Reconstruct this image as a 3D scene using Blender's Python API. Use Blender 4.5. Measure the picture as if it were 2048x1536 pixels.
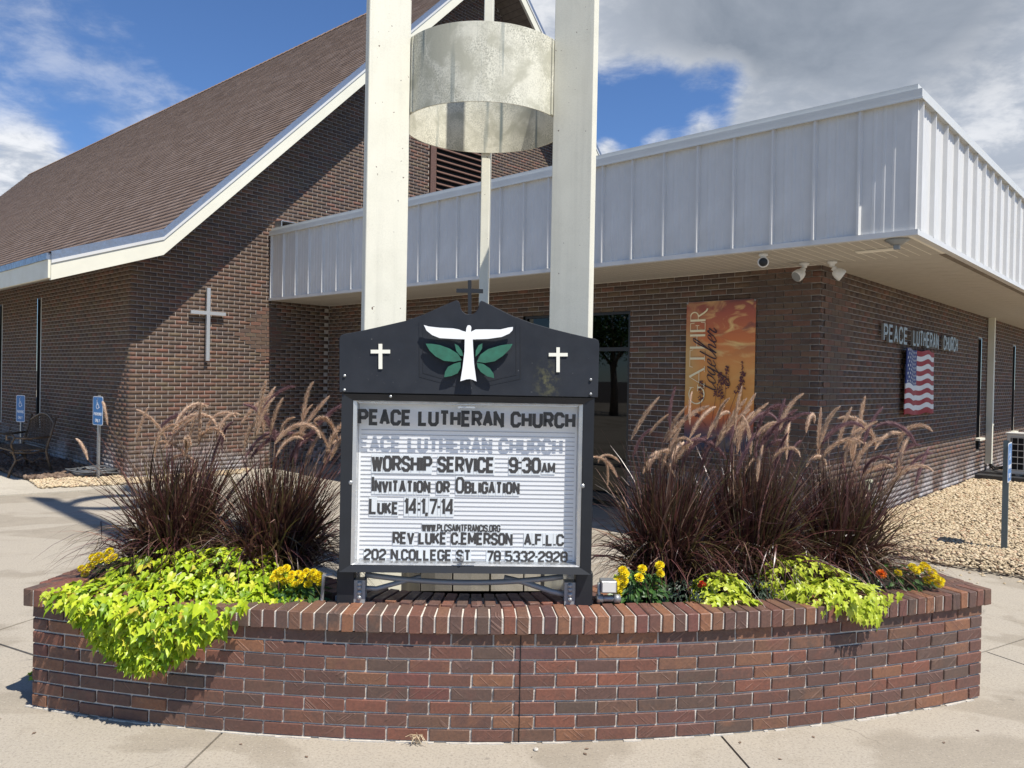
import bpy, bmesh, math, random
import numpy as np
from mathutils import Vector, Matrix
from math import radians, sin, cos, pi, sqrt, tan, atan2
random.seed(7); rng = np.random.default_rng(7)
for _o in list(bpy.data.objects): bpy.data.objects.remove(_o)
S = bpy.context.scene
COL = S.collection

# ------------------------------------------------------------------ camera
H = 1.75; ROLL = 0.0189; PITCH = 0.00946; FPX = 1532.0
fw = Vector((0, cos(PITCH), -sin(PITCH))); up0 = Vector((0, sin(PITCH), cos(PITCH))); r0 = Vector((1, 0, 0))
cr = r0*cos(ROLL) + up0*sin(ROLL); cu = up0*cos(ROLL) - r0*sin(ROLL)
cam = bpy.data.cameras.new('camera'); co = bpy.data.objects.new('camera', cam); COL.objects.link(co)
cam.sensor_width = 36; cam.sensor_fit = 'HORIZONTAL'; cam.lens = 36*FPX/2048; cam.clip_start = 0.05; cam.clip_end = 2000
co.matrix_world = Matrix(((cr.x, cu.x, -fw.x, 0), (cr.y, cu.y, -fw.y, 0), (cr.z, cu.z, -fw.z, H), (0, 0, 0, 1)))
S.camera = co

# ------------------------------------------------------------------ light
SUN_AZ, SUN_EL = radians(135.0), math.atan(1.69)
sd = Vector((sin(SUN_AZ)*cos(SUN_EL), cos(SUN_AZ)*cos(SUN_EL), sin(SUN_EL)))
sl = bpy.data.lights.new('sun', 'SUN'); sl.energy = 4.9; sl.angle = radians(0.53); sl.color = (1, 0.95, 0.87)
so = bpy.data.objects.new('sun', sl); COL.objects.link(so); so.rotation_euler = sd.to_track_quat('Z', 'Y').to_euler(); so.location = (6, -6, 15)
S.view_settings.view_transform = 'Standard'; S.view_settings.look = 'None'
S.view_settings.exposure = 0.38; S.view_settings.gamma = 1; S.view_settings.use_curve_mapping = False
S.render.engine = 'CYCLES'; S.cycles.max_bounces = 8; S.cycles.transparent_max_bounces = 16

# ------------------------------------------------------------------ node helper
class NT:
    def __init__(s, tree): s.t = tree; s.n = tree.nodes; s.l = tree.links; s.n.clear()
    def node(s, typ, ins=None, **kw):
        nd = s.n.new(typ)
        for k, v in kw.items(): setattr(nd, k, v)
        for k, v in (ins or {}).items(): s.set(nd.inputs[k], v)
        return nd
    def set(s, sock, v):
        if isinstance(v, bpy.types.NodeSocket): s.l.new(v, sock)
        elif isinstance(v, bpy.types.Node): s.l.new(v.outputs[0], sock)
        else:
            if sock.type == 'RGBA' and len(v) == 3: v = (*v, 1)
            sock.default_value = v
    def math(s, op, a, b=0.0, c=None, clamp=False):
        nd = s.n.new('ShaderNodeMath'); nd.operation = op; nd.use_clamp = clamp
        s.set(nd.inputs[0], a); s.set(nd.inputs[1], b)
        if c is not None: s.set(nd.inputs[2], c)
        return nd.outputs[0]
    def vmath(s, op, a, b=(0, 0, 0), out=0):
        nd = s.n.new('ShaderNodeVectorMath'); nd.operation = op
        s.set(nd.inputs[0], a); s.set(nd.inputs[1], b); return nd.outputs[out]
    def mix(s, f, a, b, blend='MIX'):
        nd = s.n.new('ShaderNodeMix'); nd.data_type = 'RGBA'; nd.blend_type = blend; nd.clamp_factor = True
        s.set(nd.inputs[0], f); s.set(nd.inputs[6], a); s.set(nd.inputs[7], b); return nd.outputs[2]
    def noise(s, vec, scale, detail=4, rough=0.55, dist=0.0, out=0):
        nd = s.n.new('ShaderNodeTexNoise'); s.set(nd.inputs['Scale'], scale); s.set(nd.inputs['Detail'], detail)
        s.set(nd.inputs['Roughness'], rough); s.set(nd.inputs['Distortion'], dist)
        if vec is not None: s.l.new(vec, nd.inputs['Vector'])
        return nd.outputs[out]
    def rng(s, v, a, b, c=0.0, d=1.0, smooth=False):
        nd = s.n.new('ShaderNodeMapRange'); nd.interpolation_type = 'SMOOTHSTEP' if smooth else 'LINEAR'
        s.set(nd.inputs[0], v)
        for i, x in enumerate((a, b, c, d)): s.set(nd.inputs[i+1], x)
        return nd.outputs[0]
    def ramp(s, f, stops, interp='LINEAR'):
        nd = s.n.new('ShaderNodeValToRGB'); nd.color_ramp.interpolation = interp
        e = nd.color_ramp.elements
        while len(e) < len(stops): e.new(0.5)
        for el, (p, c) in zip(e, stops): el.position = p; el.color = (*c, 1)
        s.set(nd.inputs[0], f); return nd.outputs[0]
    def mapping(s, vec, loc=(0, 0, 0), rot=(0, 0, 0), sc=(1, 1, 1)):
        nd = s.n.new('ShaderNodeMapping'); s.l.new(vec, nd.inputs[0])
        s.set(nd.inputs[1], loc); s.set(nd.inputs[2], rot); s.set(nd.inputs[3], sc); return nd.outputs[0]

def px_dir(x, y):
    d = fw + cr*((x-1024)/FPX) - cu*((y-768)/FPX); return d.normalized()

# ------------------------------------------------------------------ sky
W = bpy.data.worlds.new('World'); S.world = W; W.use_nodes = True
n = NT(W.node_tree)
sky = n.node('ShaderNodeTexSky', sky_type='NISHITA', sun_disc=False, sun_elevation=SUN_EL, sun_rotation=SUN_AZ,
             altitude=1000.0, air_density=1.0, dust_density=0.3, ozone_density=2.5)
gen = n.node('ShaderNodeTexCoord').outputs['Generated']
sep = n.node('ShaderNodeSeparateXYZ', {0: gen})
zz = n.math('MAXIMUM', n.math('ADD', sep.outputs[2], 0.22), 0.05)
proj = n.vmath('DIVIDE', gen, n.node('ShaderNodeCombineXYZ', {0: zz, 1: zz, 2: zz}).outputs[0])
big = n.noise(proj, 2.1, 9, 0.6, 0.35)
fine = n.noise(proj, 7.5, 8, 0.62, 0.2)
shape = n.math('ADD', n.math('MULTIPLY', big, 0.55), n.math('MULTIPLY', fine, 0.45))
def blobs(lst):
    tot = None
    for (x, y, r, w) in lst:
        d = n.vmath('DISTANCE', gen, tuple(px_dir(x, y)), out=1)
        g = n.rng(d, 0.0, r, w, 0.0, smooth=True)
        tot = g if tot is None else n.math('ADD', tot, g)
    return tot
cov = blobs([(2100, -160, 0.46, 0.46), (1640, -130, 0.30, 0.46), (2020, 190, 0.18, 0.36), (1610, 190, 0.09, 0.26), (1500, 245, 0.05, 0.26), (1150, -60, 0.17, 0.34), (1290, -20, 0.13, 0.26),
             (1215, 305, 0.04, 0.36), (1310, 285, 0.045, 0.30), (1400, 268, 0.035, 0.26), (1800, 110, 0.16, 0.28), (50, 360, 0.10, 0.42), (350, 235, 0.17, 0.165), (180, 170, 0.17, 0.10),
             (50, 60, 0.13, 0.11)])
clear = blobs([(540, 20, 0.24, 0.30), (1010, 300, 0.20, 0.15), (1450, 200, 0.07, 0.20), (1280, 220, 0.10, 0.27), (150, 275, 0.05, 0.10)])
dens = n.math('SUBTRACT', n.math('ADD', shape, cov), clear)
mask = n.rng(dens, 0.51, 0.80, 0, 1, smooth=True)
lump = n.rng(fine, 0.38, 0.66, 0.0, 1.0, smooth=True)
dark = blobs([(1640, -10, 0.24, 1.0), (1330, 10, 0.18, 0.8), (1900, -140, 0.26, 0.9), (2040, 380, 0.10, 0.4)])
dark = n.math('MULTIPLY', dark, n.rng(dens, 0.62, 0.9, 0.45, 1.0), clamp=True)
white = n.mix(lump, (5.6, 6.1, 6.9), (10.2, 10.3, 10.5))
grey = n.mix(n.rng(big, 0.35, 0.65), (2.8, 3.2, 3.75), (4.6, 5.0, 5.6))
ccol = n.mix(dark, white, grey)
skc = n.mix(1.0, sky.outputs[0], (0.90, 1.16, 1.50), 'MULTIPLY')
west = n.rng(n.vmath('DISTANCE', gen, tuple(px_dir(150, 180)), out=1), 0.05, 0.30, 0.42, 0.93)
wc = n.mix(n.math('MULTIPLY', mask, n.math('MAXIMUM', west, n.rng(n.vmath('DISTANCE', gen, tuple(px_dir(40, 370)), out=1), 0.05, 0.11, 0.93, 0.0))), skc, ccol)
bg = n.node('ShaderNodeBackground', {0: wc, 1: 0.072})
n.node('ShaderNodeOutputWorld', {0: bg})

# ------------------------------------------------------------------ materials
def newmat(name):
    m = bpy.data.materials.new(name); m.use_nodes = True
    return m, NT(m.node_tree)
def finish(n, bsdf): n.node('ShaderNodeOutputMaterial', {0: bsdf})
def simple(name, col, rough=0.6, metal=0.0, spec=0.5, nscale=0, namt=0.15, bump=0.0, bscale=60):
    m, n = newmat(name)
    b = n.node('ShaderNodeBsdfPrincipled', {'Roughness': rough, 'Metallic': metal, 'Specular IOR Level': spec})
    oc = n.node('ShaderNodeTexCoord').outputs['Object']
    if nscale:
        f = n.rng(n.noise(oc, nscale, 6, 0.6), 0.3, 0.7)
        c2 = tuple(x*(1-namt*2.2) for x in col)
        n.set(b.inputs['Base Color'], n.mix(f, c2, col))
        n.set(b.inputs['Roughness'], n.rng(f, 0, 1, min(1, rough+0.12), max(0, rough-0.08)))
    else: n.set(b.inputs['Base Color'], col)
    if bump:
        bp = n.node('ShaderNodeBump', {'Strength': bump, 'Distance': 0.004, 'Height': n.noise(oc, bscale, 4)})
        n.set(b.inputs['Normal'], bp)
    finish(n, b); return m

def rnd_socket(n):
    a = n.node('ShaderNodeObjectInfo').outputs['Random']; b = n.node('ShaderNodeNewGeometry').outputs['Random Per Island']
    return n.math('FRACT', n.math('ADD', n.math('MULTIPLY', a, 7.31), b))

def brick_mat(name, stops, scratch=0.5, gloss=0.55, eff=False):
    m, n = newmat(name)
    r = rnd_socket(n)
    oc = n.node('ShaderNodeTexCoord').outputs['Object']
    off = n.node('ShaderNodeCombineXYZ', {0: n.math('MULTIPLY', r, 37.0), 1: n.math('MULTIPLY', r, 11.0), 2: n.math('MULTIPLY', r, 53.0)}).outputs[0]
    v = n.vmath('ADD', oc, off)
    base = n.ramp(r, stops, 'LINEAR')
    wpz = n.node('ShaderNodeNewGeometry').outputs['Position']
    base = n.mix(n.rng(n.noise(wpz, 0.9, 5, 0.6), 0.38, 0.65, 0.0, 0.20), base, tuple(x*0.55 for x in stops[0][1]))
    patch = n.noise(v, 9.0, 4, 0.6)
    base = n.mix(n.rng(patch, 0.5, 0.72, 0, 0.65), base, n.ramp(n.math('FRACT', n.math('MULTIPLY', r, 5.7)), stops))
    base = n.mix(n.rng(n.noise(v, 70, 5, 0.7), 0.35, 0.7, 0.0, 0.45), base, (0.035, 0.026, 0.024))
    # diagonal wire-cut scratches, two families, masked per patch
    s = None
    for ang, o in ((0.62, 0.0), (-0.72, 3.0)):
        mv = n.mapping(v, (o, o, 0), (0, ang, 0), (1, 1, 1))
        mv = n.mapping(mv, (0, 0, 0), (0, 0, 0), (3.5, 3.5, 95))
        ln = n.rng(n.noise(mv, 1.0, 1, 0.4), 0.60, 0.68, 0, 1)
        mk = n.rng(n.noise(v, 7.0, 1), 0.52, 0.58, 0, 1) if o == 0 else n.rng(n.noise(v, 7.0, 1), 0.43, 0.49, 1, 0)
        mk = n.math('MULTIPLY', mk, n.rng(n.noise(v, 2.3, 1), 0.40, 0.60, 0.1, 1.0))
        ln = n.math('MULTIPLY', ln, mk); s = ln if s is None else n.math('MAXIMUM', s, ln)
    base = n.mix(n.math('MULTIPLY', s, 0.35), base, (0.28, 0.17, 0.13))
    if eff:
        wp = n.node('ShaderNodeNewGeometry').outputs['Position']
        sp = n.node('ShaderNodeSeparateXYZ', {0: wp})
        zf = n.rng(sp.outputs[2], 0.12, 0.60, 1.0, 0.0)
        ef = n.math('MULTIPLY', zf, n.rng(n.noise(wp, 1.3, 5, 0.65), 0.42, 0.58))
        ef = n.math('MULTIPLY', ef, n.rng(n.noise(wp, 25, 4, 0.7), 0.25, 0.6, 0.35, 1.0))
        base = n.mix(n.math('MULTIPLY', ef, 0.85), base, (0.50, 0.49, 0.50))
    b = n.node('ShaderNodeBsdfPrincipled', {'Base Color': base, 'Roughness': n.rng(n.noise(v, 30, 3), 0.3, 0.7, gloss-0.1, gloss+0.25), 'Specular IOR Level': 0.45})
    hgt = n.math('ADD', n.math('MULTIPLY', n.noise(v, 120, 5, 0.65), 0.5), n.math('MULTIPLY', s, 1.4*scratch))
    n.set(b.inputs['Normal'], n.node('ShaderNodeBump', {'Strength': 0.75, 'Distance': 0.003, 'Height': hgt}))
    finish(n, b); return m

M = {}
M['brick'] = brick_mat('church_brick', [(0.0, (0.130, 0.078, 0.054)), (0.2, (0.150, 0.100, 0.064)), (0.4, (0.098, 0.066, 0.052)), (0.6, (0.136, 0.090, 0.063)), (0.78, (0.205, 0.094, 0.063)), (0.9, (0.160, 0.118, 0.070)), (1.0, (0.100, 0.072, 0.066))], 0.6, 0.8, True)
M['pbrick'] = brick_mat('planter_brick', [(0.0, (0.175, 0.076, 0.054)), (0.14, (0.115, 0.068, 0.054)), (0.28, (0.265, 0.098, 0.060)), (0.36, (0.140, 0.076, 0.060)), (0.54, (0.118, 0.082, 0.062)), (0.63, (0.205, 0.072, 0.058)), (0.74, (0.150, 0.088, 0.062)), (0.92, (0.31, 0.138, 0.070)), (1.0, (0.122, 0.062, 0.058))], 0.9, 0.55)
def mortar_mat(name, col):
    m, n = newmat(name); oc = n.node('ShaderNodeTexCoord').outputs['Object']
    f = n.noise(oc, 14, 6, 0.65)
    c = n.mix(n.rng(f, 0.35, 0.65), tuple(x*0.75 for x in col), col)
    b = n.node('ShaderNodeBsdfPrincipled', {'Base Color': c, 'Roughness': 0.95})
    n.set(b.inputs['Normal'], n.node('ShaderNodeBump', {'Strength': 0.8, 'Distance': 0.003, 'Height': n.noise(oc, 160, 4)}))
    finish(n, b); return m
M['mortar'] = mortar_mat('wall_mortar', (0.46, 0.41, 0.36)); M['pmortar'] = mortar_mat('planter_mortar', (0.70, 0.64, 0.56))

def concrete_mat(name, col, stain=0.5, sc=1.0):
    m, n = newmat(name); oc = n.node('ShaderNodeNewGeometry').outputs['Position']
    wide = n.noise(n.mapping(oc, (3.1, 1.7, 0), (0, 0, 0.5), (0.9, 1.25, 1)), 0.75*sc, 4, 0.5, 0.5)
    mid = n.noise(oc, 5.0, 6, 0.65)
    spk = n.noise(oc, 170, 3, 0.7)
    c = n.mix(n.rng(wide, 0.50, 0.545, 0, stain, smooth=True), col, (col[0]*0.56, col[1]*0.53, col[2]*0.48))
    c = n.mix(n.rng(mid, 0.3, 0.75, 0, 0.38), c, (col[0]*1.22, col[1]*1.2, col[2]*1.16))
    c = n.mix(n.rng(n.noise(oc, 2.2, 7, 0.7, 1.0), 0.55, 0.7, 0, 0.35), c, (col[0]*0.6, col[1]*0.56, col[2]*0.5))
    c = n.mix(n.rng(n.noise(oc, 75, 4, 0.75), 0.36, 0.50, 0.55, 0), c, (0.18, 0.155, 0.13))
    c = n.mix(n.rng(n.noise(oc, 95, 2, 0.6), 0.63, 0.72, 0, 0.5), c, (0.62, 0.57, 0.5))
    vo = n.node('ShaderNodeTexVoronoi', {'Scale': 0.42}, feature='DISTANCE_TO_EDGE'); wv = n.node('ShaderNodeTexNoise', {'Scale': 3.0, 'Detail': 5.0}); n.l.new(oc, wv.inputs['Vector'])
    dv = n.vmath('ADD', oc, n.vmath('MULTIPLY', wv.outputs['Color'], (0.35, 0.35, 0.35))); n.l.new(dv, vo.inputs['Vector'])
    ck = n.math('MULTIPLY', n.rng(vo.outputs['Distance'], 0.0005, 0.0018, 1, 0), n.rng(n.noise(oc, 0.8, 2), 0.58, 0.62))
    c = n.mix(n.math('MULTIPLY', ck, 0.5), c, (0.10, 0.085, 0.07))
    c = n.mix(n.rng(n.noise(oc, 9, 3, 0.6), 0.70, 0.74, 0, 0.45), c, (0.13, 0.115, 0.10))
    b = n.node('ShaderNodeBsdfPrincipled', {'Base Color': c, 'Roughness': 0.88, 'Specular IOR Level': 0.3})
    hh = n.math('ADD', n.math('MULTIPLY', spk, 0.5), n.math('MULTIPLY', mid, 0.8))
    n.set(b.inputs['Normal'], n.node('ShaderNodeBump', {'Strength': 0.35, 'Distance': 0.004, 'Height': hh}))
    finish(n, b); return m
M['conc'] = concrete_mat('plaza_concrete', (0.365, 0.325, 0.262)); M['walk'] = concrete_mat('walk_concrete', (0.46, 0.42, 0.345), 0.2)
M['joint'] = simple('joint_dirt', (0.10, 0.085, 0.07), 0.95, nscale=20)
def weathered(name, col, amt=0.35, specks=True, streak=False, run=0.0):
    m, n = newmat(name); tc = n.node('ShaderNodeTexCoord').outputs['Object']
    g = n.noise(tc, 3.0, 5, 0.6); fine_ = n.noise(tc, 110, 4, 0.75)
    dirt = n.math('MULTIPLY', n.rng(fine_, 0.46, 0.60), n.rng(g, 0.35, 0.60, 0.15, 1.0))
    c = n.mix(n.math('MULTIPLY', dirt, amt), col, (0.20, 0.20, 0.15))
    c = n.mix(n.rng(n.noise(tc, 5.5, 4, 0.6, 0.6), 0.46, 0.62, 0, amt*1.1), c, (col[0]*0.62, col[1]*0.62, col[2]*0.58))
    if specks:
        c = n.mix(n.rng(n.noise(tc, 38, 2, 0.5), 0.73, 0.755, 0, 1), c, (0.10, 0.05, 0.03))
    if streak:
        vs = n.mapping(tc, (0.3, 0, 0), (0, 0, 0), (9, 9, 0.55))
        c = n.mix(n.rng(n.noise(vs, 1.0, 3, 0.5), 0.62, 0.68, 0, 0.85), c, (0.13, 0.17, 0.17))
    if run:
        rv = n.mapping(tc, (1.3, 0.7, 0), (0, 0, 0), (16, 16, 0.5))
        c = n.mix(n.math('MULTIPLY', n.rng(n.noise(rv, 1.0, 5, 0.6), 0.48, 0.70), run), c, (0.34, 0.33, 0.27))
        c = n.mix(n.rng(n.noise(tc, 11, 5, 0.75), 0.62, 0.72, 0, run), c, (0.42, 0.40, 0.33))
    b = n.node('ShaderNodeBsdfPrincipled', {'Base Color': c, 'Roughness': 0.72})
    n.set(b.inputs['Normal'], n.node('ShaderNodeBump', {'Strength': 0.25, 'Distance': 0.003, 'Height': fine_}))
    finish(n, b); return m
M['fin'] = weathered('fin_paint', (0.74, 0.715, 0.59), 0.10, True, False, 0.16); M['ring'] = weathered('ring_paint', (0.68, 0.66, 0.54), 0.8, False, True, 0.3)
M['block'] = weathered('base_block', (0.36, 0.33, 0.28), 0.5, False)
M['white_metal'] = simple('white_metal', (0.66, 0.655, 0.63), 0.45, nscale=2.5, namt=0.06, bump=0.5, bscale=3.2)
M['cap_metal'] = simple('cap_metal', (0.60, 0.61, 0.585), 0.45, nscale=4, namt=0.04)
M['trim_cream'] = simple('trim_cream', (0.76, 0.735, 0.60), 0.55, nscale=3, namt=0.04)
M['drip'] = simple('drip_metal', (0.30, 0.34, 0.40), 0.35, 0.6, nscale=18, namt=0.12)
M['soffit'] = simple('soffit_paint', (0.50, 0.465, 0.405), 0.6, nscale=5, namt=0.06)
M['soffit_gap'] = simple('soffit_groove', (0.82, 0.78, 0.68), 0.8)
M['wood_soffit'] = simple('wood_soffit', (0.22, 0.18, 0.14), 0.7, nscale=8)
M['louver'] = simple('louver_wood', (0.16, 0.085, 0.06), 0.6, nscale=30, namt=0.2)
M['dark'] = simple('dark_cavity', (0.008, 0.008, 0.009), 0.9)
M['frame_dark'] = simple('dark_bronze_frame', (0.035, 0.035, 0.035), 0.4, 0.4)
M['black'] = simple('black_sign_metal', (0.014, 0.016, 0.020), 0.5, nscale=7, namt=0.18)
M['silver'] = simple('sign_silver_trim', (0.62, 0.63, 0.63), 0.32, 0.75, nscale=20, namt=0.08)
M['panel'] = simple('sign_panel_white', (0.86, 0.87, 0.86), 0.45)
M['tile'] = simple('letter_tile', (0.76, 0.80, 0.81), 0.25)
M['track'] = simple('track_grey', (0.33, 0.33, 0.34), 0.5)
M['ink'] = simple('letter_black', (0.035, 0.035, 0.037), 0.45)
M['ink2'] = simple('header_black', (0.012, 0.012, 0.012), 0.4)
M['cream'] = simple('cream_metal', (0.84, 0.82, 0.70), 0.45)
M['dove'] = simple('dove_white', (0.90, 0.91, 0.90), 0.5, nscale=9, namt=0.03)
M['green'] = simple('leaf_green_metal', (0.035, 0.16, 0.10), 0.45, nscale=25, namt=0.15)
M['galv'] = simple('galvanised', (0.42, 0.43, 0.43), 0.45, 0.7, nscale=25)
M['pipe'] = simple('grey_conduit', (0.33, 0.34, 0.34), 0.5, 0.2)
M['rubber'] = simple('black_rubber', (0.035, 0.036, 0.038), 0.5)
M['soil'] = simple('soil', (0.035, 0.025, 0.018), 0.95, nscale=30, bump=0.8)
M['blue'] = simple('sign_blue', (0.03, 0.17, 0.42), 0.4)
M['signwhite'] = simple('sign_white', (0.75, 0.77, 0.78), 0.45)
M['rust'] = simple('bench_iron', (0.20, 0.14, 0.09), 0.5, 0.5, nscale=25, namt=0.25)
M['plastic_w'] = simple('white_plastic', (0.72, 0.72, 0.70), 0.4)
M['plastic_g'] = simple('grey_lens', (0.25, 0.26, 0.26), 0.3)
M['ac'] = simple('unit_beige', (0.66, 0.65, 0.60), 0.5)
M['bag'] = simple('pale_blue_bag', (0.22, 0.45, 0.62), 0.4, nscale=30)
M['silverletter'] = simple('letter_aluminium', (0.33, 0.33, 0.31), 0.38, 0.5)
M['crossmetal'] = simple('cross_aluminium', (0.58, 0.60, 0.61), 0.35, 0.55)
M['pit'] = simple('mortar_white', (0.58, 0.54, 0.47), 0.95, nscale=30)
def shingle_mat():
    m, n = newmat('roof_shingle'); r = n.node('ShaderNodeNewGeometry').outputs['Random Per Island']
    oc = n.node('ShaderNodeTexCoord').outputs['Object']
    c = n.ramp(r, [(0, (0.285, 0.200, 0.150)), (0.5, (0.33, 0.235, 0.178)), (1, (0.375, 0.275, 0.215))])
    c = n.mix(n.rng(n.noise(oc, 140, 3, 0.7), 0.35, 0.65, 0, 0.4), c, (0.10, 0.07, 0.055))
    b = n.node('ShaderNodeBsdfPrincipled', {'Base Color': c, 'Roughness': 0.92})
    n.set(b.inputs['Normal'], n.node('ShaderNodeBump', {'Strength': 0.5, 'Distance': 0.003, 'Height': n.noise(oc, 200, 3)}))
    n.set(b.inputs['Specular IOR Level'], 0.1); finish(n, b); return m
M['shingle'] = shingle_mat()
def leafmat(name, stops, trans=0.35, rough=0.45, tcol=None, spec=0.5, vein=False):
    m, n = newmat(name); r = rnd_socket(n); c = n.ramp(r, stops)
    oc = n.node('ShaderNodeTexCoord').outputs['Object']
    c = n.mix(n.rng(n.noise(oc, 40, 3), 0.35, 0.7, 0, 0.25), c, tuple(x*0.6 for x in stops[0][1]))
    b = n.node('ShaderNodeBsdfPrincipled', {'Base Color': c, 'Roughness': rough, 'Specular IOR Level': spec})
    t = n.node('ShaderNodeBsdfTranslucent', {0: c if tcol is None else tcol})
    mx = n.node('ShaderNodeMixShader', {0: trans, 1: b, 2: t}); finish(n, mx); return m
M['lime'] = leafmat('vine_leaf', [(0, (0.17, 0.30, 0.014)), (0.2, (0.30, 0.44, 0.018)), (0.4, (0.42, 0.56, 0.022)), (0.7, (0.54, 0.66, 0.03)), (0.92, (0.64, 0.68, 0.05)), (1, (0.62, 0.46, 0.07))], 0.28, 0.42)
M['lime2'] = leafmat('vine_leaf_pale', [(0, (0.42, 0.52, 0.035)), (0.5, (0.55, 0.64, 0.05)), (1, (0.62, 0.66, 0.09))], 0.32, 0.38)
M['mleaf'] = leafmat('marigold_leaf', [(0, (0.035, 0.085, 0.02)), (0.5, (0.06, 0.14, 0.03)), (1, (0.10, 0.21, 0.05))], 0.25, 0.35)
M['dleaf'] = leafmat('dusty_leaf', [(0, (0.03, 0.05, 0.03)), (0.6, (0.055, 0.085, 0.055)), (1, (0.12, 0.15, 0.10))], 0.2, 0.4)
M['petal'] = leafmat('yellow_petal', [(0, (0.88, 0.66, 0.01)), (0.5, (0.94, 0.78, 0.015)), (1, (0.96, 0.86, 0.05))], 0.3, 0.5)
M['opetal'] = leafmat('orange_petal', [(0, (0.85, 0.16, 0.01)), (1, (0.90, 0.28, 0.02))], 0.3, 0.5)
M['rpetal'] = leafmat('red_petal', [(0, (0.55, 0.02, 0.01)), (1, (0.65, 0.05, 0.02))], 0.2, 0.5)
M['blade'] = leafmat('purple_blade', [(0, (0.040, 0.016, 0.016)), (0.36, (0.076, 0.029, 0.026)), (0.58, (0.135, 0.050, 0.041)), (0.70, (0.080, 0.066, 0.026)), (0.86, (0.12, 0.092, 0.036)), (0.94, (0.22, 0.09, 0.085)), (1, (0.38, 0.26, 0.18))], 0.18, 0.33, spec=0.6)
M['stem'] = simple('plume_stem', (0.13, 0.075, 0.055), 0.85, spec=0.1)
def plumemat(name, c0, c1):
    m, n = newmat(name); r = rnd_socket(n); c = n.ramp(r, [(0, c0), (1, c1)])
    b = n.node('ShaderNodeBsdfPrincipled', {'Base Color': c, 'Roughness': 0.6}); t = n.node('ShaderNodeBsdfTranslucent', {0: c})
    finish(n, n.node('ShaderNodeMixShader', {0: 0.5, 1: b, 2: t})); return m
M['plume_tan'] = plumemat('plume_tan', (0.46, 0.29, 0.18), (0.98, 0.80, 0.62)); M['plume_purple'] = plumemat('plume_purple', (0.17, 0.08, 0.09), (0.48, 0.30, 0.30))
def stonemat(name, stops):
    m, n = newmat(name); r = n.node('ShaderNodeNewGeometry').outputs['Random Per Island']; oc = n.node('ShaderNodeTexCoord').outputs['Object']
    c = n.ramp(r, stops); c = n.mix(n.rng(n.noise(oc, 60, 4), 0.4, 0.7, 0, 0.3), c, tuple(x*0.6 for x in stops[1][1]))
    finish(n, n.node('ShaderNodeBsdfPrincipled', {'Base Color': c, 'Roughness': 0.8})); return m
M['stone'] = stonemat('river_pebble', [(0, (0.26, 0.19, 0.12)), (0.15, (0.44, 0.34, 0.21)), (0.5, (0.54, 0.43, 0.27)), (0.85, (0.62, 0.52, 0.36)), (1, (0.42, 0.24, 0.14))])
M['stone_brown'] = stonemat('brown_rock', [(0, (0.10, 0.065, 0.045)), (0.5, (0.16, 0.105, 0.07)), (1, (0.24, 0.17, 0.12))])
M['gravelbase'] = simple('gravel_base', (0.16, 0.12, 0.08), 0.95, nscale=30)
def glassmat(name, tint=(1, 1, 1), refl=0.08, dark=False):
    m, n = newmat(name)
    g = n.node('ShaderNodeBsdfGlossy', {0: (1, 1, 1, 1), 1: 0.015})
    lw = n.node('ShaderNodeLayerWeight', {0: 0.5}).outputs['Facing']
    fr = n.math('MULTIPLY_ADD', n.math('POWER', lw, 5.0), 0.8, 0.04)
    base = n.node('ShaderNodeBsdfTransparent', {0: tint})
    mx = n.node('ShaderNodeMixShader', {0: n.math('MULTIPLY', fr, 1.0, clamp=True), 1: base, 2: g}); finish(n, mx); return m
M['glass'] = glassmat('clear_cover', (1, 1, 1)); M['wglass'] = glassmat('tinted_glass', (0.10, 0.12, 0.13), dark=True)

# ------------------------------------------------------------------ mesh helpers
def fastmesh(name, V, F):
    V = np.asarray(V, dtype=np.float32); F = np.asarray(F, dtype=np.int32); k = F.shape[1]
    me = bpy.data.meshes.new(name); me.vertices.add(len(V)); me.vertices.foreach_set('co', V.ravel())
    me.loops.add(F.size); me.loops.foreach_set('vertex_index', F.ravel())
    me.polygons.add(len(F)); me.polygons.foreach_set('loop_start', np.arange(0, F.size, k, dtype=np.int32))
    me.update(calc_edges=True); return me
def link(name, me, parent=None, loc=None, rot=None, kind=None):
    o = bpy.data.objects.new(name, me); COL.objects.link(o)
    if parent is not None: o.parent = parent
    if loc is not None: o.location = loc
    if rot is not None: o.rotation_euler = rot
    if kind: o['kind'] = kind
    return o
def tag(o, label=None, cat=None, group=None, kind=None):
    if label: o['label'] = label
    if cat: o['category'] = cat
    if group: o['group'] = group
    if kind: o['kind'] = kind
    return o
def empty(name, loc=(0, 0, 0), rz=0.0, label=None, cat=None, group=None):
    o = bpy.data.objects.new(name, None); COL.objects.link(o); o.location = loc; o.rotation_euler = (0, 0, rz); o.empty_display_size = 0.1
    return tag(o, label, cat, group)
BOXF = [(0, 3, 2, 1), (4, 5, 6, 7), (0, 1, 5, 4), (1, 2, 6, 5), (2, 3, 7, 6), (3, 0, 4, 7)]
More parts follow.
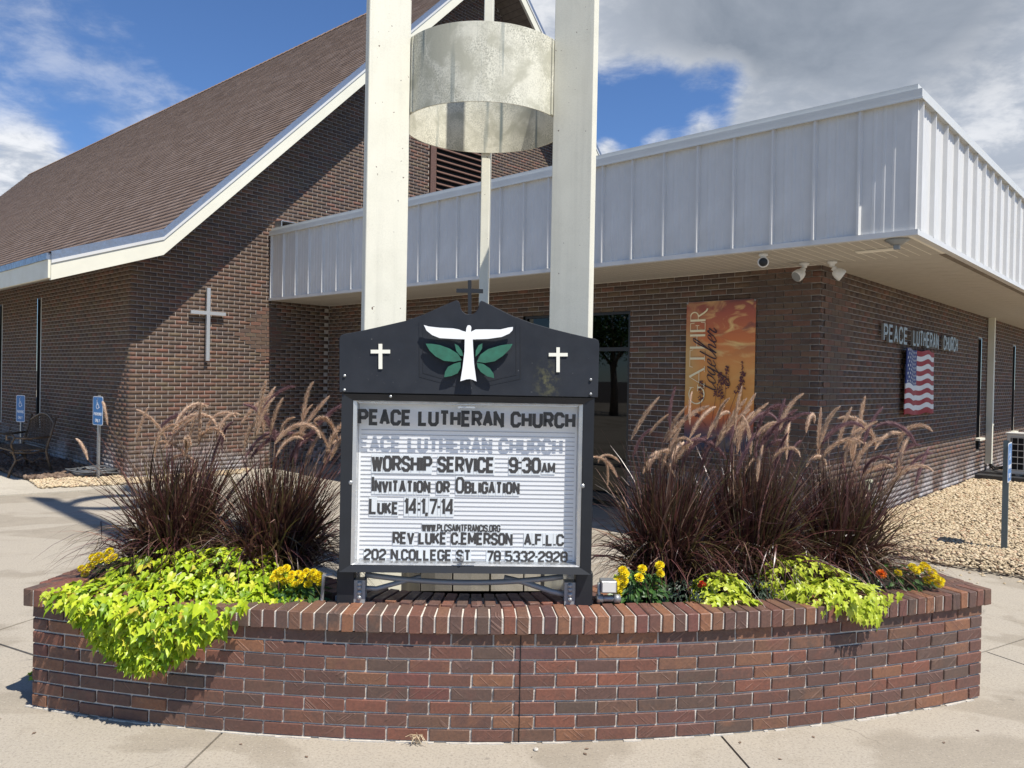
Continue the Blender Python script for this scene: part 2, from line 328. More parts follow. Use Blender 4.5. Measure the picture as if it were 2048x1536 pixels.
class MB:
    def __init__(s): s.v = []; s.f = []; s.mi = []
    def add(s, vs, fs, m=0):
        b = len(s.v); s.v += [tuple(x) for x in vs]; s.f += [tuple(i+b for i in f) for f in fs]; s.mi += [m]*len(fs); return s
    def box(s, lo, hi, m=0):
        (a, b, c), (d, e, f) = lo, hi
        return s.add([(a, b, c), (d, b, c), (d, e, c), (a, e, c), (a, b, f), (d, b, f), (d, e, f), (a, e, f)], BOXF, m)
    def obox(s, c, ax, h, m=0):
        c = Vector(c); X, Y, Z = [Vector(a)*k for a, k in zip(ax, h)]
        return s.add([c-X-Y-Z, c+X-Y-Z, c+X+Y-Z, c-X+Y-Z, c-X-Y+Z, c+X-Y+Z, c+X+Y+Z, c-X+Y+Z], BOXF, m)
    def prism(s, poly, org, ax, ay, az, d0, d1, m=0):
        org, ax, ay, az = map(Vector, (org, ax, ay, az)); k = len(poly)
        a = [org+ax*x+ay*y+az*d0 for x, y in poly]; b = [org+ax*x+ay*y+az*d1 for x, y in poly]
        fs = [tuple(range(k))[::-1], tuple(range(k, 2*k))] + [(i, (i+1) % k, (i+1) % k+k, i+k) for i in range(k)]
        return s.add(a+b, fs, m)
    def tube(s, pts, r, k=8, caps=True, m=0):
        pts = [Vector(p) for p in pts]; N = len(pts); rs = r if isinstance(r, (list, tuple)) else [r]*N
        ring = []; up = Vector((0.13, 0.21, 0.97)).normalized()
        for i, p in enumerate(pts):
            t = (pts[min(i+1, N-1)]-pts[max(i-1, 0)]).normalized()
            if abs(t.dot(up)) > 0.97: up = Vector((1, 0.1, 0)).normalized()
            a = t.cross(up).normalized(); b = t.cross(a).normalized()
            ring += [p+(a*cos(2*pi*j/k)+b*sin(2*pi*j/k))*rs[i] for j in range(k)]
        fs = [(i*k+j, i*k+(j+1) % k, (i+1)*k+(j+1) % k, (i+1)*k+j) for i in range(N-1) for j in range(k)]
        if caps: fs += [tuple(range(k))[::-1], tuple(range((N-1)*k, N*k))]
        return s.add(ring, fs, m)
    def lathe(s, prof, c=(0, 0, 0), k=16, axis=None, m=0):
        c = Vector(c); q = Vector((0, 0, 1)).rotation_difference(Vector(axis)) if axis is not None else None
        vs = []
        for r, z in prof:
            for j in range(k):
                p = Vector((r*cos(2*pi*j/k), r*sin(2*pi*j/k), z))
                if q: p = q @ p
                vs.append(c+p)
        fs = [(i*k+j, i*k+(j+1) % k, (i+1)*k+(j+1) % k, (i+1)*k+j) for i in range(len(prof)-1) for j in range(k)]
        fs += [tuple(range(k))[::-1], tuple(range((len(prof)-1)*k, len(prof)*k))]
        return s.add(vs, fs, m)
    def mesh(s, name, mats, smooth=False):
        me = bpy.data.meshes.new(name); me.from_pydata(s.v, [], s.f)
        for m in (mats if isinstance(mats, (list, tuple)) else [mats]): me.materials.append(m)
        if any(s.mi): me.polygons.foreach_set('material_index', s.mi)
        if smooth: me.shade_smooth()
        me.update(); return me
    def obj(s, name, mats, parent=None, smooth=False, kind=None, loc=None, rot=None):
        return link(name, s.mesh(name, mats, smooth), parent, loc, rot, kind)
def bevelled(me, w, seg=1):
    bm = bmesh.new(); bm.from_mesh(me); bmesh.ops.bevel(bm, geom=bm.edges[:], offset=w, segments=seg, affect='EDGES', profile=0.5); bm.to_mesh(me); bm.free(); return me

# ================================================================== CHURCH
TH = radians(47.4)
OU, OV = 8.438, 3.204
def B(u, v, z=0.0): return Vector((u*cos(TH)-v*sin(TH), u*sin(TH)+v*cos(TH), z))
church = empty('church_building', B(OU, OV, 0), TH, 'brown brick church with a steep shingled gable roof and a low white metal canopied wing', 'church')
def L(u, v, z): return (u-OU, v-OV, z)
SOF = 3.03; UF = 7.195; VF = 1.94; FT = 4.28      # soffit height, fascia planes, parapet top
VG = 12.571; UL = 4.79; VEND = 46.0               # gable wall plane, nave side wall
CH = 0.0677; BL = 0.1932; JT = 0.0100
def wall(name, o, a, nrm, length, zmax, ok, mort_poly, parts=0, pickdist=None, z0=0.0, brick_mt='brick', holes=()):
    o, a, nrm = Vector(o), Vector(a), Vector(nrm); PR = 0.0056
    wobj_mb = MB(); up = Vector((0, 0, 1))
    for pl in mort_poly: wobj_mb.add([o+a*x+up*z for x, z in pl], [tuple(range(len(pl)))])
    wobj = wobj_mb.obj(name, M['mortar'], church)
    cand = []
    k = 0; z = z0
    while z < zmax:
        s = -(BL+JT)/2 if k % 2 else 0.0
        while s < length:
            s0, s1 = max(s, 0.0), min(s+BL, length)
            pcs = [(s0, s1)]
            for (ha, hb, hz0, hz1) in holes:
                if hz0 < z+CH/2 < hz1:
                    nx_ = []
                    for (p0, p1) in pcs:
                        if hb <= p0 or ha >= p1: nx_.append((p0, p1)); continue
                        if p0 < ha: nx_.append((p0, ha))
                        if p1 > hb: nx_.append((hb, p1))
                    pcs = nx_
            for (p0, p1) in pcs:
                if p1-p0 > 0.02 and ok((p0+p1)/2, z+CH/2, p0, p1): cand.append((p0, p1, z+JT/2, z+CH-JT/2))
            s += BL+JT
        z += CH; k += 1
    pick = set()
    if parts:
        full = [i for i, c in enumerate(cand) if c[1]-c[0] > 0.19]
        full.sort(key=lambda i: pickdist(cand[i])); pick = set(full[:parts])
    V = []; F = []
    O = np.array(o); A = np.array(a); N = np.array(nrm)
    bme = None
    if parts:
        mb = MB(); mb.box((-BL/2, -0.012, -(CH-JT)/2), (BL/2, 0.0, (CH-JT)/2)); bme = bevelled(mb.mesh('wall_brick', M[brick_mt]), 0.002)
    ang = atan2(a.y, a.x)
    if Vector((-a.y, a.x, 0)).dot(-nrm) < 0: flip = True
    else: flip = False
    for i, (s0, s1, z0_, z1) in enumerate(cand):
        pr = PR + random.uniform(-0.001, 0.001)
        if i in pick:
            c = o+a*((s0+s1)/2)+nrm*pr+up*((z0_+z1)/2)
            b = link('brick', bme, wobj, c, (0, 0, ang+(pi if flip else 0)))
            continue
        j = len(V)
        for (sx, d) in ((s0, 0), (s1, 0), (s1, pr), (s0, pr)):
            p = O+A*sx+N*d
            V.append((p[0], p[1], z0_)); V.append((p[0], p[1], z1))
        # verts: 0/1 s0 back, 2/3 s1 back, 4/5 s1 front, 6/7 s0 front
        F += [(j+6, j+4, j+5, j+7), (j+0, j+6, j+7, j+1), (j+4, j+2, j+3, j+5), (j+7, j+5, j+3, j+1), (j+0, j+2, j+4, j+6)]
    me = fastmesh(name+'_bricks', V, F); me.materials.append(M[brick_mt])
    link('brickwork', me, wobj, kind='stuff')
    return wobj
# front wall (banner wall), a along +v from the corner, outward -u
WV0, WV1, WZT = 5.67, 7.56, 2.66
def okf(sm, z, s0, s1): return True
wf = wall('front_wall', L(OU, OV, 0), (0, 1, 0), (-1, 0, 0), VG-OV, SOF, okf,
     [[(-0.0, 0), (WV0-OV, 0), (WV0-OV, SOF+.3), (0, SOF+.3)], [(WV0-OV, WZT), (WV1-OV, WZT), (WV1-OV, SOF+.3), (WV0-OV, SOF+.3)], [(WV1-OV, 0), (VG-OV, 0), (VG-OV, SOF+.3), (WV1-OV, SOF+.3)]],
     150, lambda c: c[0]+abs(c[2]-2.2)*0.35, holes=[(WV0-OV, WV1-OV, -1, WZT)])
slots = [(15.98, 16.28), (19.2, 19.5), (22.4, 22.7)]
def oks(sm, z, s0, s1):
    return True
mp = []; cur = 0
for a_, b_ in slots:
    a1, b1 = a_-OU, b_-OU
    mp += [[(cur, 0), (a1, 0), (a1, SOF+.3), (cur, SOF+.3)], [(a1, 0), (b1, 0), (b1, 0.55), (a1, 0.55)], [(a1, 2.62), (b1, 2.62), (b1, SOF+.3), (a1, SOF+.3)]]; cur = b1
mp += [[(cur, 0), (19.5, 0), (19.5, SOF+.3), (cur, SOF+.3)]]
ws = wall('side_wall', L(OU, OV, 0), (1, 0, 0), (0, -1, 0), 19.5, SOF, oks, mp, 110, lambda c: c[0]+abs(c[2]-2.3)*0.5, holes=[(a-OU, b-OU, 0.55, 2.62) for a, b in slots])
# gable wall: along +u from the nave corner, outward -v
UR, ZR = 12.35, 11.26; ZK, UK = 3.876, 4.971
def roofz(u):
    u = u if u <= UR else 2*UR-u
    return ZK+(u-UK)*(ZR-ZK)/(UR-UK) if u > UK else ZK-(UK-u)*0.356
def okg(sm, z, s0, s1):
    u = sm+UL
    if z > roofz(u)-0.30: return False
    if u > 8.44 and z < 3.3: return False
    if u > 16.5: return False
    return True
wg = wall('gable_wall', L(UL, VG, 0), (1, 0, 0), (0, -1, 0), 15.0, 11.3, okg,
     [[(0, 0), (15.12, 0), (15.12, roofz(19.91)-.25), (UR-UL, ZR-0.25), (0, roofz(UL)-0.25)]], 40, lambda c: abs(c[0]-2.2)+abs(c[2]-2.4), holes=[(10.90-UL, 12.75-UL, 4.4, 8.2)])
lslots = [(16.92, 17.20), (19.58, 19.86), (22.3, 22.6)]
def okl(sm, z, s0, s1):
    return True
mp = []; cur = 0
for a_, b_ in lslots:
    a1, b1 = a_-VG, b_-VG
    mp += [[(cur, 0), (a1, 0), (a1, 3.6), (cur, 3.6)], [(a1, 0), (b1, 0), (b1, 0.55), (a1, 0.55)], [(a1, 3.12), (b1, 3.12), (b1, 3.6), (a1, 3.6)]]; cur = b1
mp += [[(cur, 0), (33, 0), (33, 3.6), (cur, 3.6)]]
wl = wall('nave_side_wall', L(UL, VG, 0), (0, 1, 0), (-1, 0, 0), 14.0, 3.45, okl, mp, holes=[(a-VG, b-VG, 0.55, 3.12) for a, b in lslots])
# windows in the slots
def slot_window(par, u0, v0, u1, v1, z0, z1, out, sill=False, frame='trim_cream'):
    # out = outward unit (local); glass recessed 0.1
    o = Vector(out); a = Vector(L(u0, v0, 0)); b = Vector(L(u1, v1, 0)); t = (b-a).normalized(); up = Vector((0, 0, 1)); wdt = (b-a).length
    mb = MB(); c = (a+b)/2; ax = (t, o, up); zc = (z0+z1)/2; hz = (z1-z0)/2
    for sgn in (-1, 1): mb.obox(c+t*sgn*(wdt/2-0.012)-o*0.05+up*zc, ax, (0.012, 0.045, hz))
    for z in (z0+0.012, z1-0.012): mb.obox(c-o*0.05+up*z, ax, (wdt/2-0.0241, 0.045, 0.012))
    wdw = mb.obj('window', M[frame], par)
    g = MB(); g.obox(c-o*0.07+up*zc, ax, (wdt/2-0.026, 0.004, hz-0.026)); g.obj('pane', M['wglass'], wdw)
    d = MB(); d.obox(c-o*0.14+up*zc, ax, (wdt/2, 0.03, hz)); d.obj('dark_reveal', M['dark'], wdw)
    if sill:
        s_ = MB(); s_.obox(c+o*0.03+up*(z0+0.22), ax, (wdt/2+0.06, 0.05, 0.02)); s_.obj('sill', M['trim_cream'], wdw)
for a_, b_ in slots: slot_window(church, a_, OV, b_, OV, 0.55, 2.62, (0, -1, 0), True, 'frame_dark')
for a_, b_ in lslots:
    slot_window(church, UL, a_, UL, b_, 0.55, 3.12, (-1, 0, 0), frame='frame_dark')
    MB().box(L(UL-0.012, a_-0.012, 0.55), L(UL+0.0, a_+0.02, 3.12)).obj('window_trim', M['cap_metal'], church)
# entrance glazing
gl = MB(); vv0, vv1 = WV0, WV1
def fb(v0, v1, z0, z1, d0=0.03, d1=0.10): gl.box(L(OU+d0, v0, z0), L(OU+d1, v1, z1))
fb(vv0, vv0+0.05, 0.1, WZT); fb(vv1-0.05, vv1, 0.1, WZT); fb(vv0+0.05, vv1-0.05, WZT-0.05, WZT); fb(vv0+0.05, vv1-0.05, 0.1, 0.2)
fb(vv0+0.05, vv1-0.05, 2.12, 2.17); fb(6.59, 6.64, 0.2, 2.12); fb(6.59, 6.64, 2.17, WZT-0.05)
entr = gl.obj('entrance_glazing', M['frame_dark'], church)
for (v0, v1, z0, z1) in ((vv0+.05, 6.59, .2, 2.12), (6.64, vv1-.05, .2, 2.12), (vv0+.05, 6.59, 2.17, WZT-.05), (6.64, vv1-.05, 2.17, WZT-.05)):
    MB().box(L(OU+0.06, v0, z0), L(OU+0.066, v1, z1)).obj('pane', M['wglass'], entr)
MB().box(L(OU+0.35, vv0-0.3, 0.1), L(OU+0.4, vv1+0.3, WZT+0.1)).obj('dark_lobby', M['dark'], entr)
hd = MB(); hd.tube([L(OU+0.0, 6.52, 0.9), L(OU-0.03, 6.52, 0.93), L(OU-0.03, 6.52, 1.27), L(OU, 6.52, 1.3)], 0.012); hd.obj('handle', M['galv'], entr)

# ---- metal fascia (parapet): ribbed panels
PW = 0.4045
def rib_panel_mesh(zlo, zhi):
    prof = [(0, 0), (0.012, 0), (0.022, 0.037), (0.042, 0.037), (0.054, 0.0), (0.135, 0.0), (0.145, 0.005), (0.165, 0.005), (0.175, 0), (0.215, 0), (0.225, 0.005), (0.245, 0.005), (0.255, 0), (0.300, 0), (0.31, 0.004), (0.325, 0.004), (0.335, 0), (PW, 0)]
    mb = MB(); vs = []
    for x, d in prof: vs += [(x, -d, zlo), (x, -d, zhi)]
    fs = [(2*i, 2*i+2, 2*i+3, 2*i+1) for i in range(len(prof)-1)]
    mb.add(vs, fs); return mb.mesh('fascia_panel', M['white_metal'])
pme = rib_panel_mesh(SOF+0.05, FT-0.08)
fas = MB(); fas.box(L(UF+0.012, VF+0.012, SOF+0.02), L(UF+0.06, VG-0.02, FT-0.02)); fas.box(L(UF+0.062, VF+0.012, SOF+0.02), L(28.0, VF+0.06, FT-0.02))
fas = fas.obj('canopy_fascia', M['white_metal'], church)
i = 0; v = VG-0.02
while v-PW > VF-0.05:
    link('panel', pme, fas, L(UF, v, 0), (0, 0, -pi/2)); v -= PW; i += 1
MB().box(L(UF-0.001, VF+0.02, SOF+0.05), L(UF+0.011, v+0.001, FT-0.08)).obj('corner_infill', M['white_metal'], fas)
u = UF+0.02
while u < 27.8:
    link('panel', pme, fas, L(u, VF, 0), (0, 0, 0)); u += PW
MB().box(L(UF-0.006, VF-0.006, SOF+0.05), L(UF+0.045, VF+0.0, FT-0.08)).box(L(UF-0.006, VF+0.0005, SOF+0.05), L(UF-0.0005, VF+0.045, FT-0.08)).obj('corner_trim', M['white_metal'], fas)
cap = MB()
cap.box(L(UF-0.047, VF-0.047, FT-0.08), L(UF+0.02, VG-0.005, FT-0.004)); cap.box(L(UF+0.021, VF-0.047, FT-0.08), L(28.0, VF+0.02, FT-0.004))
cap.box(L(UF-0.052, VF-0.052, FT-0.092), L(UF-0.0475, VG-0.005, FT-0.078)); cap.box(L(UF-0.046, VF-0.052, FT-0.092), L(28.0, VF-0.0475, FT-0.078))
cap.box(L(UF+0.0, VF-0.0, FT-0.003), L(UF+0.16, VG-0.005, FT+0.055)); cap.box(L(UF+0.161, VF+0.0, FT-0.003), L(28.0, VF+0.16, FT+0.055))
cap.obj('parapet_cap', M['cap_metal'], church)
bt = MB(); bt.box(L(UF-0.034, VF-0.034, SOF+0.002), L(UF+0.03, VG-0.005, SOF+0.05)); bt.box(L(UF+0.031, VF-0.034, SOF+0.002), L(28.0, VF+0.03, SOF+0.05)); bt.obj('bottom_trim', M['white_metal'], church)
rt = MB(); rt.box(L(UF+0.17, VF+0.17, 4.02), L(28, VG-0.01, 4.06)); rt.obj('flat_roof', M['rubber'], church)
# conductor box stub at left end of the parapet
sb = MB(); sb.box(L(UF+0.06, VG-0.24, FT+0.058), L(UF+0.075, VG-0.01, FT+0.17)); sb.box(L(UF+0.062, VG-0.24, FT+0.172), L(UF+0.42, VG-0.01, FT+0.185)); sb.obj('roof_curb', M['galv'], church)
# soffit planks
sf = MB(); sf.box(L(UF+0.03, VF+0.03, SOF+0.0025), L(28, OV+0.05, SOF+0.02)); sf.box(L(UF+0.03, OV+0.051, SOF+0.0025), L(OU+0.05, VG-0.01, SOF+0.02))
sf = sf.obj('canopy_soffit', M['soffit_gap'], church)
USEAM = 8.36
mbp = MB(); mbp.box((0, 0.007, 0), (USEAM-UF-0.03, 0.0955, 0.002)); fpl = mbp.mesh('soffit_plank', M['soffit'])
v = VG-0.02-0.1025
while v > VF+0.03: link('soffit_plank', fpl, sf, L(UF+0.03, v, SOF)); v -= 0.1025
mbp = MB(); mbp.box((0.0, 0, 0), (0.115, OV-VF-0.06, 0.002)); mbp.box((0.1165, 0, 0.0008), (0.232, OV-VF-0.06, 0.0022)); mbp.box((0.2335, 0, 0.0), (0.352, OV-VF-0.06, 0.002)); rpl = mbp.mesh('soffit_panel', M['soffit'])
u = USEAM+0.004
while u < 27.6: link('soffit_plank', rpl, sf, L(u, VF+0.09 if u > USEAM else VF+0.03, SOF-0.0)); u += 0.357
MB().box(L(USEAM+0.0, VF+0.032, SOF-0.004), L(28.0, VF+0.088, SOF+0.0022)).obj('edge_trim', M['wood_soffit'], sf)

# ---- nave roof
roof = MB(); VR = 11.84
def roof_strip(mb, sgn):
    pts = [(3.45, 3.335), (UK, ZK), (UR, ZR)]
    pts = [(UR+sgn*(UR-u), z) if sgn > 0 else (u, z) for u, z in pts]
    for (u0, z0), (u1, z1) in zip(pts[:-1], pts[1:]):
        for q in range(12):
            va, vb = VR+(VEND-VR)*q/12, VR+(VEND-VR)*(q+1)/12; ra, rb_ = 0.6*q/12, 0.6*(q+1)/12; dn = 0.03; ap = 1 if abs(u1-UR) < 1e-6 else 0
            mb.add([L(u0, va, z0-dn), L(u1, va, z1-dn+ra*ap), L(u1, vb, z1-dn+rb_*ap), L(u0, vb, z0-dn)], [(0, 1, 2, 3)])
roof_strip(roof, -1); roof_strip(roof, 1)
roof = roof.obj('nave_roof', M['rubber'], church)
def shingles():
    V = []; F = []
    def slope(u0, z0, u1, z1, rise):
        ln = sqrt((u1-u0)**2+(z1-z0)**2); du, dz = (u1-u0)/ln, (z1-z0)/ln; nu, nz = -dz, du
        k = int(ln/0.142)
        ex = ln/k
        for i in range(k):
            v = VR-0.02-random.random()*0.25
            while v < VEND:
                w = 0.30+random.uniform(-0.09, 0.09); f0 = max(v, VR-0.02); f1 = min(v+w, VEND); v += w
                if f1-f0 < 0.03: continue
                th = 0.018+random.uniform(-0.003, 0.004); st = random.uniform(-0.005, 0.003)
                s0 = i*ex+st; s1 = (i+1)*ex+0.03; j = len(V)
                def P(s, f, h):
                    zz_ = z0+dz*s+nz*h + rise*max(0, s/ln)*(f-VR)/(VEND-VR)
                    return (u0+du*s+nu*h-OU, f-OV, zz_)
                V.extend([P(s0, f0, th), P(s0, f1-0.006, th), P(s1, f1-0.006, 0.004), P(s1, f0, 0.004), P(s0, f0, 0.0), P(s0, f1-0.006, 0.0)])
                F.extend([(j, j+3, j+2, j+1), (j+4, j, j+1, j+5)])
    slope(3.43, 3.328, UK, ZK, 0.0); slope(UK, ZK, UR, ZR, 0.6)
    me = fastmesh('shingles', V, F); me.materials.append(M['shingle']); return me
link('shingle_courses', shingles(), roof, kind='stuff')
rc = MB(); k = 0
v = VR
while v < VEND:
    z = ZR+0.6*(v-VR)/(VEND-VR)
    rc.add([L(UR, v, z+0.045), L(UR-0.13, v, z-0.085), L(UR+0.13, v, z-0.085), L(UR, v+0.30, z+0.03), L(UR-0.13, v+0.30, z-0.1), L(UR+0.13, v+0.30, z-0.1)], [(0, 3, 4, 1), (0, 2, 5, 3), (0, 1, 2)]); v += 0.25
rc.obj('ridge_cap', M['shingle'], roof)
def rake(side):
    def U(u): return u if side < 0 else 2*UR-u
    pts = [(3.45, 3.335), (UK, ZK), (UR, ZR)]
    def offs(d): # offset the polyline straight down by d
        return [(U(u), z-d) for u, z in pts]
    def band(d0, d1, v0, v1, name, mat):
        a, b = offs(d0), offs(d1); mb = MB()
        for i in range(2):
            q = [a[i], a[i+1], b[i+1], b[i]]
            vs = [L(x, v0, z) for x, z in q]+[L(x, v1, z) for x, z in q]
            mb.add(vs, [(0, 1, 2, 3), (7, 6, 5, 4), (0, 4, 5, 1), (2, 6, 7, 3), (1, 5, 6, 2), (3, 7, 4, 0)])
        return mb.obj(name, mat, roof)
    band(-0.02, 0.115, VR-0.035, VR+0.0, 'drip_edge', M['drip'])
    band(0.10, 0.145, VR-0.045, VR-0.036, 'drip_bead', M['white_metal'])
    band(0.12, 0.375, VR-0.03, VR+0.03, 'rake_board', M['trim_cream'])
    # soffit planks under the overhang
    g = offs(0.33); ln = VG-VR-0.03
    mb = MB()
    for i in range(2):
        (x0, z0), (x1, z1) = g[i], g[i+1]; nn = max(1, int(sqrt((x1-x0)**2+(z1-z0)**2)/0.14))
        for j in range(nn):
            a, b = j/nn, (j+0.94)/nn
            mb.add([L(x0+(x1-x0)*a, VR+0.031, z0+(z1-z0)*a), L(x0+(x1-x0)*b, VR+0.031, z0+(z1-z0)*b), L(x0+(x1-x0)*b, VG, z0+(z1-z0)*b), L(x0+(x1-x0)*a, VG, z0+(z1-z0)*a)], [(0, 1, 2, 3)])
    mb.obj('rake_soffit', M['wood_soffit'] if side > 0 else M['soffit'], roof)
rake(-1); rake(1)
ev = MB(); ev.box(L(3.42, VR+0.0, 2.99), L(3.455, VEND, 3.24)); ev.obj('eave_board', M['trim_cream'], roof)
ev = MB(); ev.box(L(3.40, VR+0.001, 3.242), L(3.456, VEND, 3.33)); ev.obj('eave_drip', M['drip'], roof)
ev = MB(); ev.add([L(3.456, VR+0.031, 2.992), L(UL+0.02, VR+0.031, 3.437), L(UL+0.02, VEND, 3.437), L(3.456, VEND, 2.992)], [(0, 1, 2, 3)]); ev.obj('eave_soffit', M['soffit'], roof)
# louvre in the gable
lv = MB(); lv.box(L(10.90, VG-0.06, 4.4), L(11.06, VG+0.02, 8.2)); lv.box(L(12.62, VG-0.06, 4.4), L(12.75, VG+0.02, 8.2)); lv.box(L(11.061, VG-0.05, 8.05), L(12.619, VG+0.02, 8.2))
lv = lv.obj('gable_louvre', M['louver'], church)
MB().box(L(11.06, VG-0.004, 4.4), L(12.62, VG-0.002, 8.05)).obj('cavity', M['dark'], lv)
mb = MB(); mb.obox((0, 0, 0), ((1, 0, 0), Vector((0, 0.75, 0.66)), Vector((0, -0.66, 0.75))), (0.779, 0.055, 0.010)); sm_ = mb.mesh('slat', M['louver'])
z = 4.5
while z < 8.0: link('slat', sm_, lv, L(11.84, VG-0.045, z)); z += 0.129
# downspout
ds = MB(); ds.box(L(16.72, OV-0.115, 0.28), L(16.82, OV-0.012, SOF+0.0)); ds.box(L(16.70, OV-0.12, 1.0), L(16.84, OV-0.0125, 1.03)); ds.box(L(16.70, OV-0.12, 2.2), L(16.84, OV-0.0125, 2.23))
ds.box(L(16.85, OV-0.06, 1.05), L(16.93, OV-0.012, 1.35)); ds.obj('downspout', M['trim_cream'], church)

# ================================================================== GROUND
g = MB(); g.add([(-400, -400, -0.02), (400, -400, -0.02), (400, 400, -0.02), (-400, 400, -0.02)], [(0, 1, 2, 3)])
ground = tag(g.obj('ground', M['joint']), kind='structure')
def ray_end(p, q, t=40.0):
    d = Vector((q[0]-p[0], q[1]-p[1])).normalized(); return (p[0]+d.x*t, p[1]+d.y*t)
def slab(poly, name='concrete_slab', mat='conc', z0=-0.012, z1=0.0, gap=0.006):
    # inset polygon by gap
    P = [Vector(p) for p in poly]; k = len(P); area = sum(P[i].x*P[(i+1) % k].y-P[(i+1) % k].x*P[i].y for i in range(k)); sg = 1 if area > 0 else -1
    out = []
    for i in range(k):
        a, b, c = P[i-1], P[i], P[(i+1) % k]; t1 = (b-a).normalized(); t2 = (c-b).normalized()
        n1 = Vector((-t1.y, t1.x))*sg; n2 = Vector((-t2.y, t2.x))*sg; m_ = (n1+n2)
        m_ = m_/max(0.2, m_.dot(n1)) ; out.append(b+m_*gap)
    mb = MB(); mb.prism([(p.x, p.y) for p in out], (0, 0, 0), (1, 0, 0), (0, 1, 0), (0, 0, 1), z0, z1)
    return link(name, mb.mesh(name, M[mat]), ground)
XL, XR = (-3.43, 4.94), (3.15, 5.03)
slab([(-1.36, 3.80), (-2.2, 4.28), XL, (-43, 26), (-43, -36), (-5.6, -36)])
slab([(-2.2, 4.28), (0, 4.4), (0, 5.2), (-1.0, 7.1), (-2.73, 7.1), XL], gap=0.012)
slab([(-1.36, 3.80), (-5.6, -36), (6.6, -36), (1.03, 4.0), (0, 4.2)])
slab([(1.03, 4.0), (6.6, -36), (20, -31), XR, (2.2, 4.5)])
slab([XR, (20, -31), (45, -10), (37.3, 25.8)])
slab([XL, (-2.73, 7.1), (-1.0, 7.1), (0, 5.2), (0, 4.4), (2.2, 4.5), XR, (37.3, 25.8), (20, 60), (-40, 60), (-43, 26)])
slab([(-9.5, 8.5), (-5.6, 11.25), (-2.4, 14.3), (-4.2, 16.6), (-14, 12.8)], mat='walk', z0=0.0005, z1=0.018)

# gravel bed (right) and rock bed (left)
GB = 0.075
def pebbles(name, poly, dens, smin, smax, mat, z, seed, parent=None, squash=0.55, nearfac=True, lay=1.0):
    r = np.random.default_rng(seed); P = np.array(poly)
    lo, hi = P.min(0), P.max(0); A = (hi-lo).prod(); k = int(A*dens)
    X = r.uniform(lo, hi, (k, 2))
    ins = np.zeros(k, bool); j = len(P)-1
    for i in range(len(P)):
        xi, yi = P[i]; xj, yj = P[j]
        c = ((yi > X[:, 1]) != (yj > X[:, 1])) & (X[:, 0] < (xj-xi)*(X[:, 1]-yi)/(yj-yi+1e-12)+xi); ins ^= c; j = i
    X = X[ins]
    if nearfac:
        d = np.hypot(X[:, 0], X[:, 1]); keep = r.random(len(X)) < np.clip((9.5/d)**2, 0.12, 1.0); X = X[keep]
    d = np.hypot(X[:, 0], X[:, 1]); sc = r.uniform(smin, smax, len(X))*(np.clip(d/9.5, 1, 2.8) if nearfac else 1.0)
    bm = bmesh.new(); bmesh.ops.create_icosphere(bm, subdivisions=1, radius=1.0); V0 = np.array([v.co[:] for v in bm.verts]); F0 = np.array([[v.index for v in f.verts] for f in bm.faces]); bm.free()
    N = len(X); th = r.uniform(0, 2*pi, N); el = r.uniform(0.62, 1.0, N)
    V = V0[None]*np.stack([np.ones(N), el, squash*r.uniform(0.7, 1.15, N)], 1)[:, None, :]
    V = V*(1+r.normal(0, 0.07, (N, len(V0), 1)))
    tl = r.normal(0, 0.35, N); ct, st_ = np.cos(tl)[:, None], np.sin(tl)[:, None]
    x, y, zz_ = V[..., 0], V[..., 1], V[..., 2]; x, zz_ = x*ct-zz_*st_, x*st_+zz_*ct
    c, s_ = np.cos(th)[:, None], np.sin(th)[:, None]; xx, yy = x*c-y*s_, x*s_+y*c
    V = np.stack([xx, yy, zz_], 2)*sc[:, None, None]
    V[..., 0] += X[:, 0, None]; V[..., 1] += X[:, 1, None]; V[..., 2] += (z+r.uniform(0.0, 0.018, N)*lay - (np.clip(1-(X[:, 0]*cos(TH)+X[:, 1]*sin(TH)-8.22)/0.28, 0, 1)*0.06 if name == 'pebbles' else 0.0))[:, None]
    F = F0[None]+(np.arange(N)*len(V0))[:, None, None]
    me = fastmesh(name, V.reshape(-1, 3), F.reshape(-1, 3)); me.materials.append(M[mat]); me.shade_smooth()
    o = link(name, me, parent, kind='stuff'); return o
gpoly_uv = [(8.44, 3.19), (27, 3.19), (27, 0.2), (8.8, -2.0), (8.44, 0.6)]
gp = [tuple(B(a, b)[:2]) for a, b in gpoly_uv]
gb = MB(); gb.prism(gp, (0, 0, 0), (1, 0, 0), (0, 1, 0), (0, 0, 1), -0.015, GB-0.012); gb = tag(gb.obj('gravel_bed', M['gravelbase']), kind='structure')
peb = pebbles('pebbles', [tuple(B(a, b)[:2]) for a, b in [(8.30, 3.16), (24, 3.16), (24, 0.4), (8.55, -1.9), (8.22, 0.6)]], 2100, 0.011, 0.024, 'stone', GB, 3)
tag(peb, 'bed of cream and tan river pebbles beside the brick side wall', 'gravel')
rb = [tuple(B(a, b)[:2]) for a, b in [(3.62, 13.25), (4.78, 13.1), (4.78, 24), (3.62, 24)]]
r_ = MB(); r_.prism(rb, (0, 0, 0), (1, 0, 0), (0, 1, 0), (0, 0, 1), -0.015, 0.03); r_ = tag(r_.obj('rock_bed', M['gravelbase']), kind='structure')
rk = pebbles('rocks', rb, 420, 0.03, 0.06, 'stone_brown', 0.05, 5, nearfac=False, squash=0.7); tag(rk, 'bed of brown river rocks along the shaded nave wall', 'rocks')
rb2 = [tuple(B(a, b)[:2]) for a, b in [(3.50, 12.35), (4.6, 12.0), (6.4, 12.1), (6.9, 12.55), (4.79, 12.57), (4.79, 13.2), (3.62, 13.25)]]
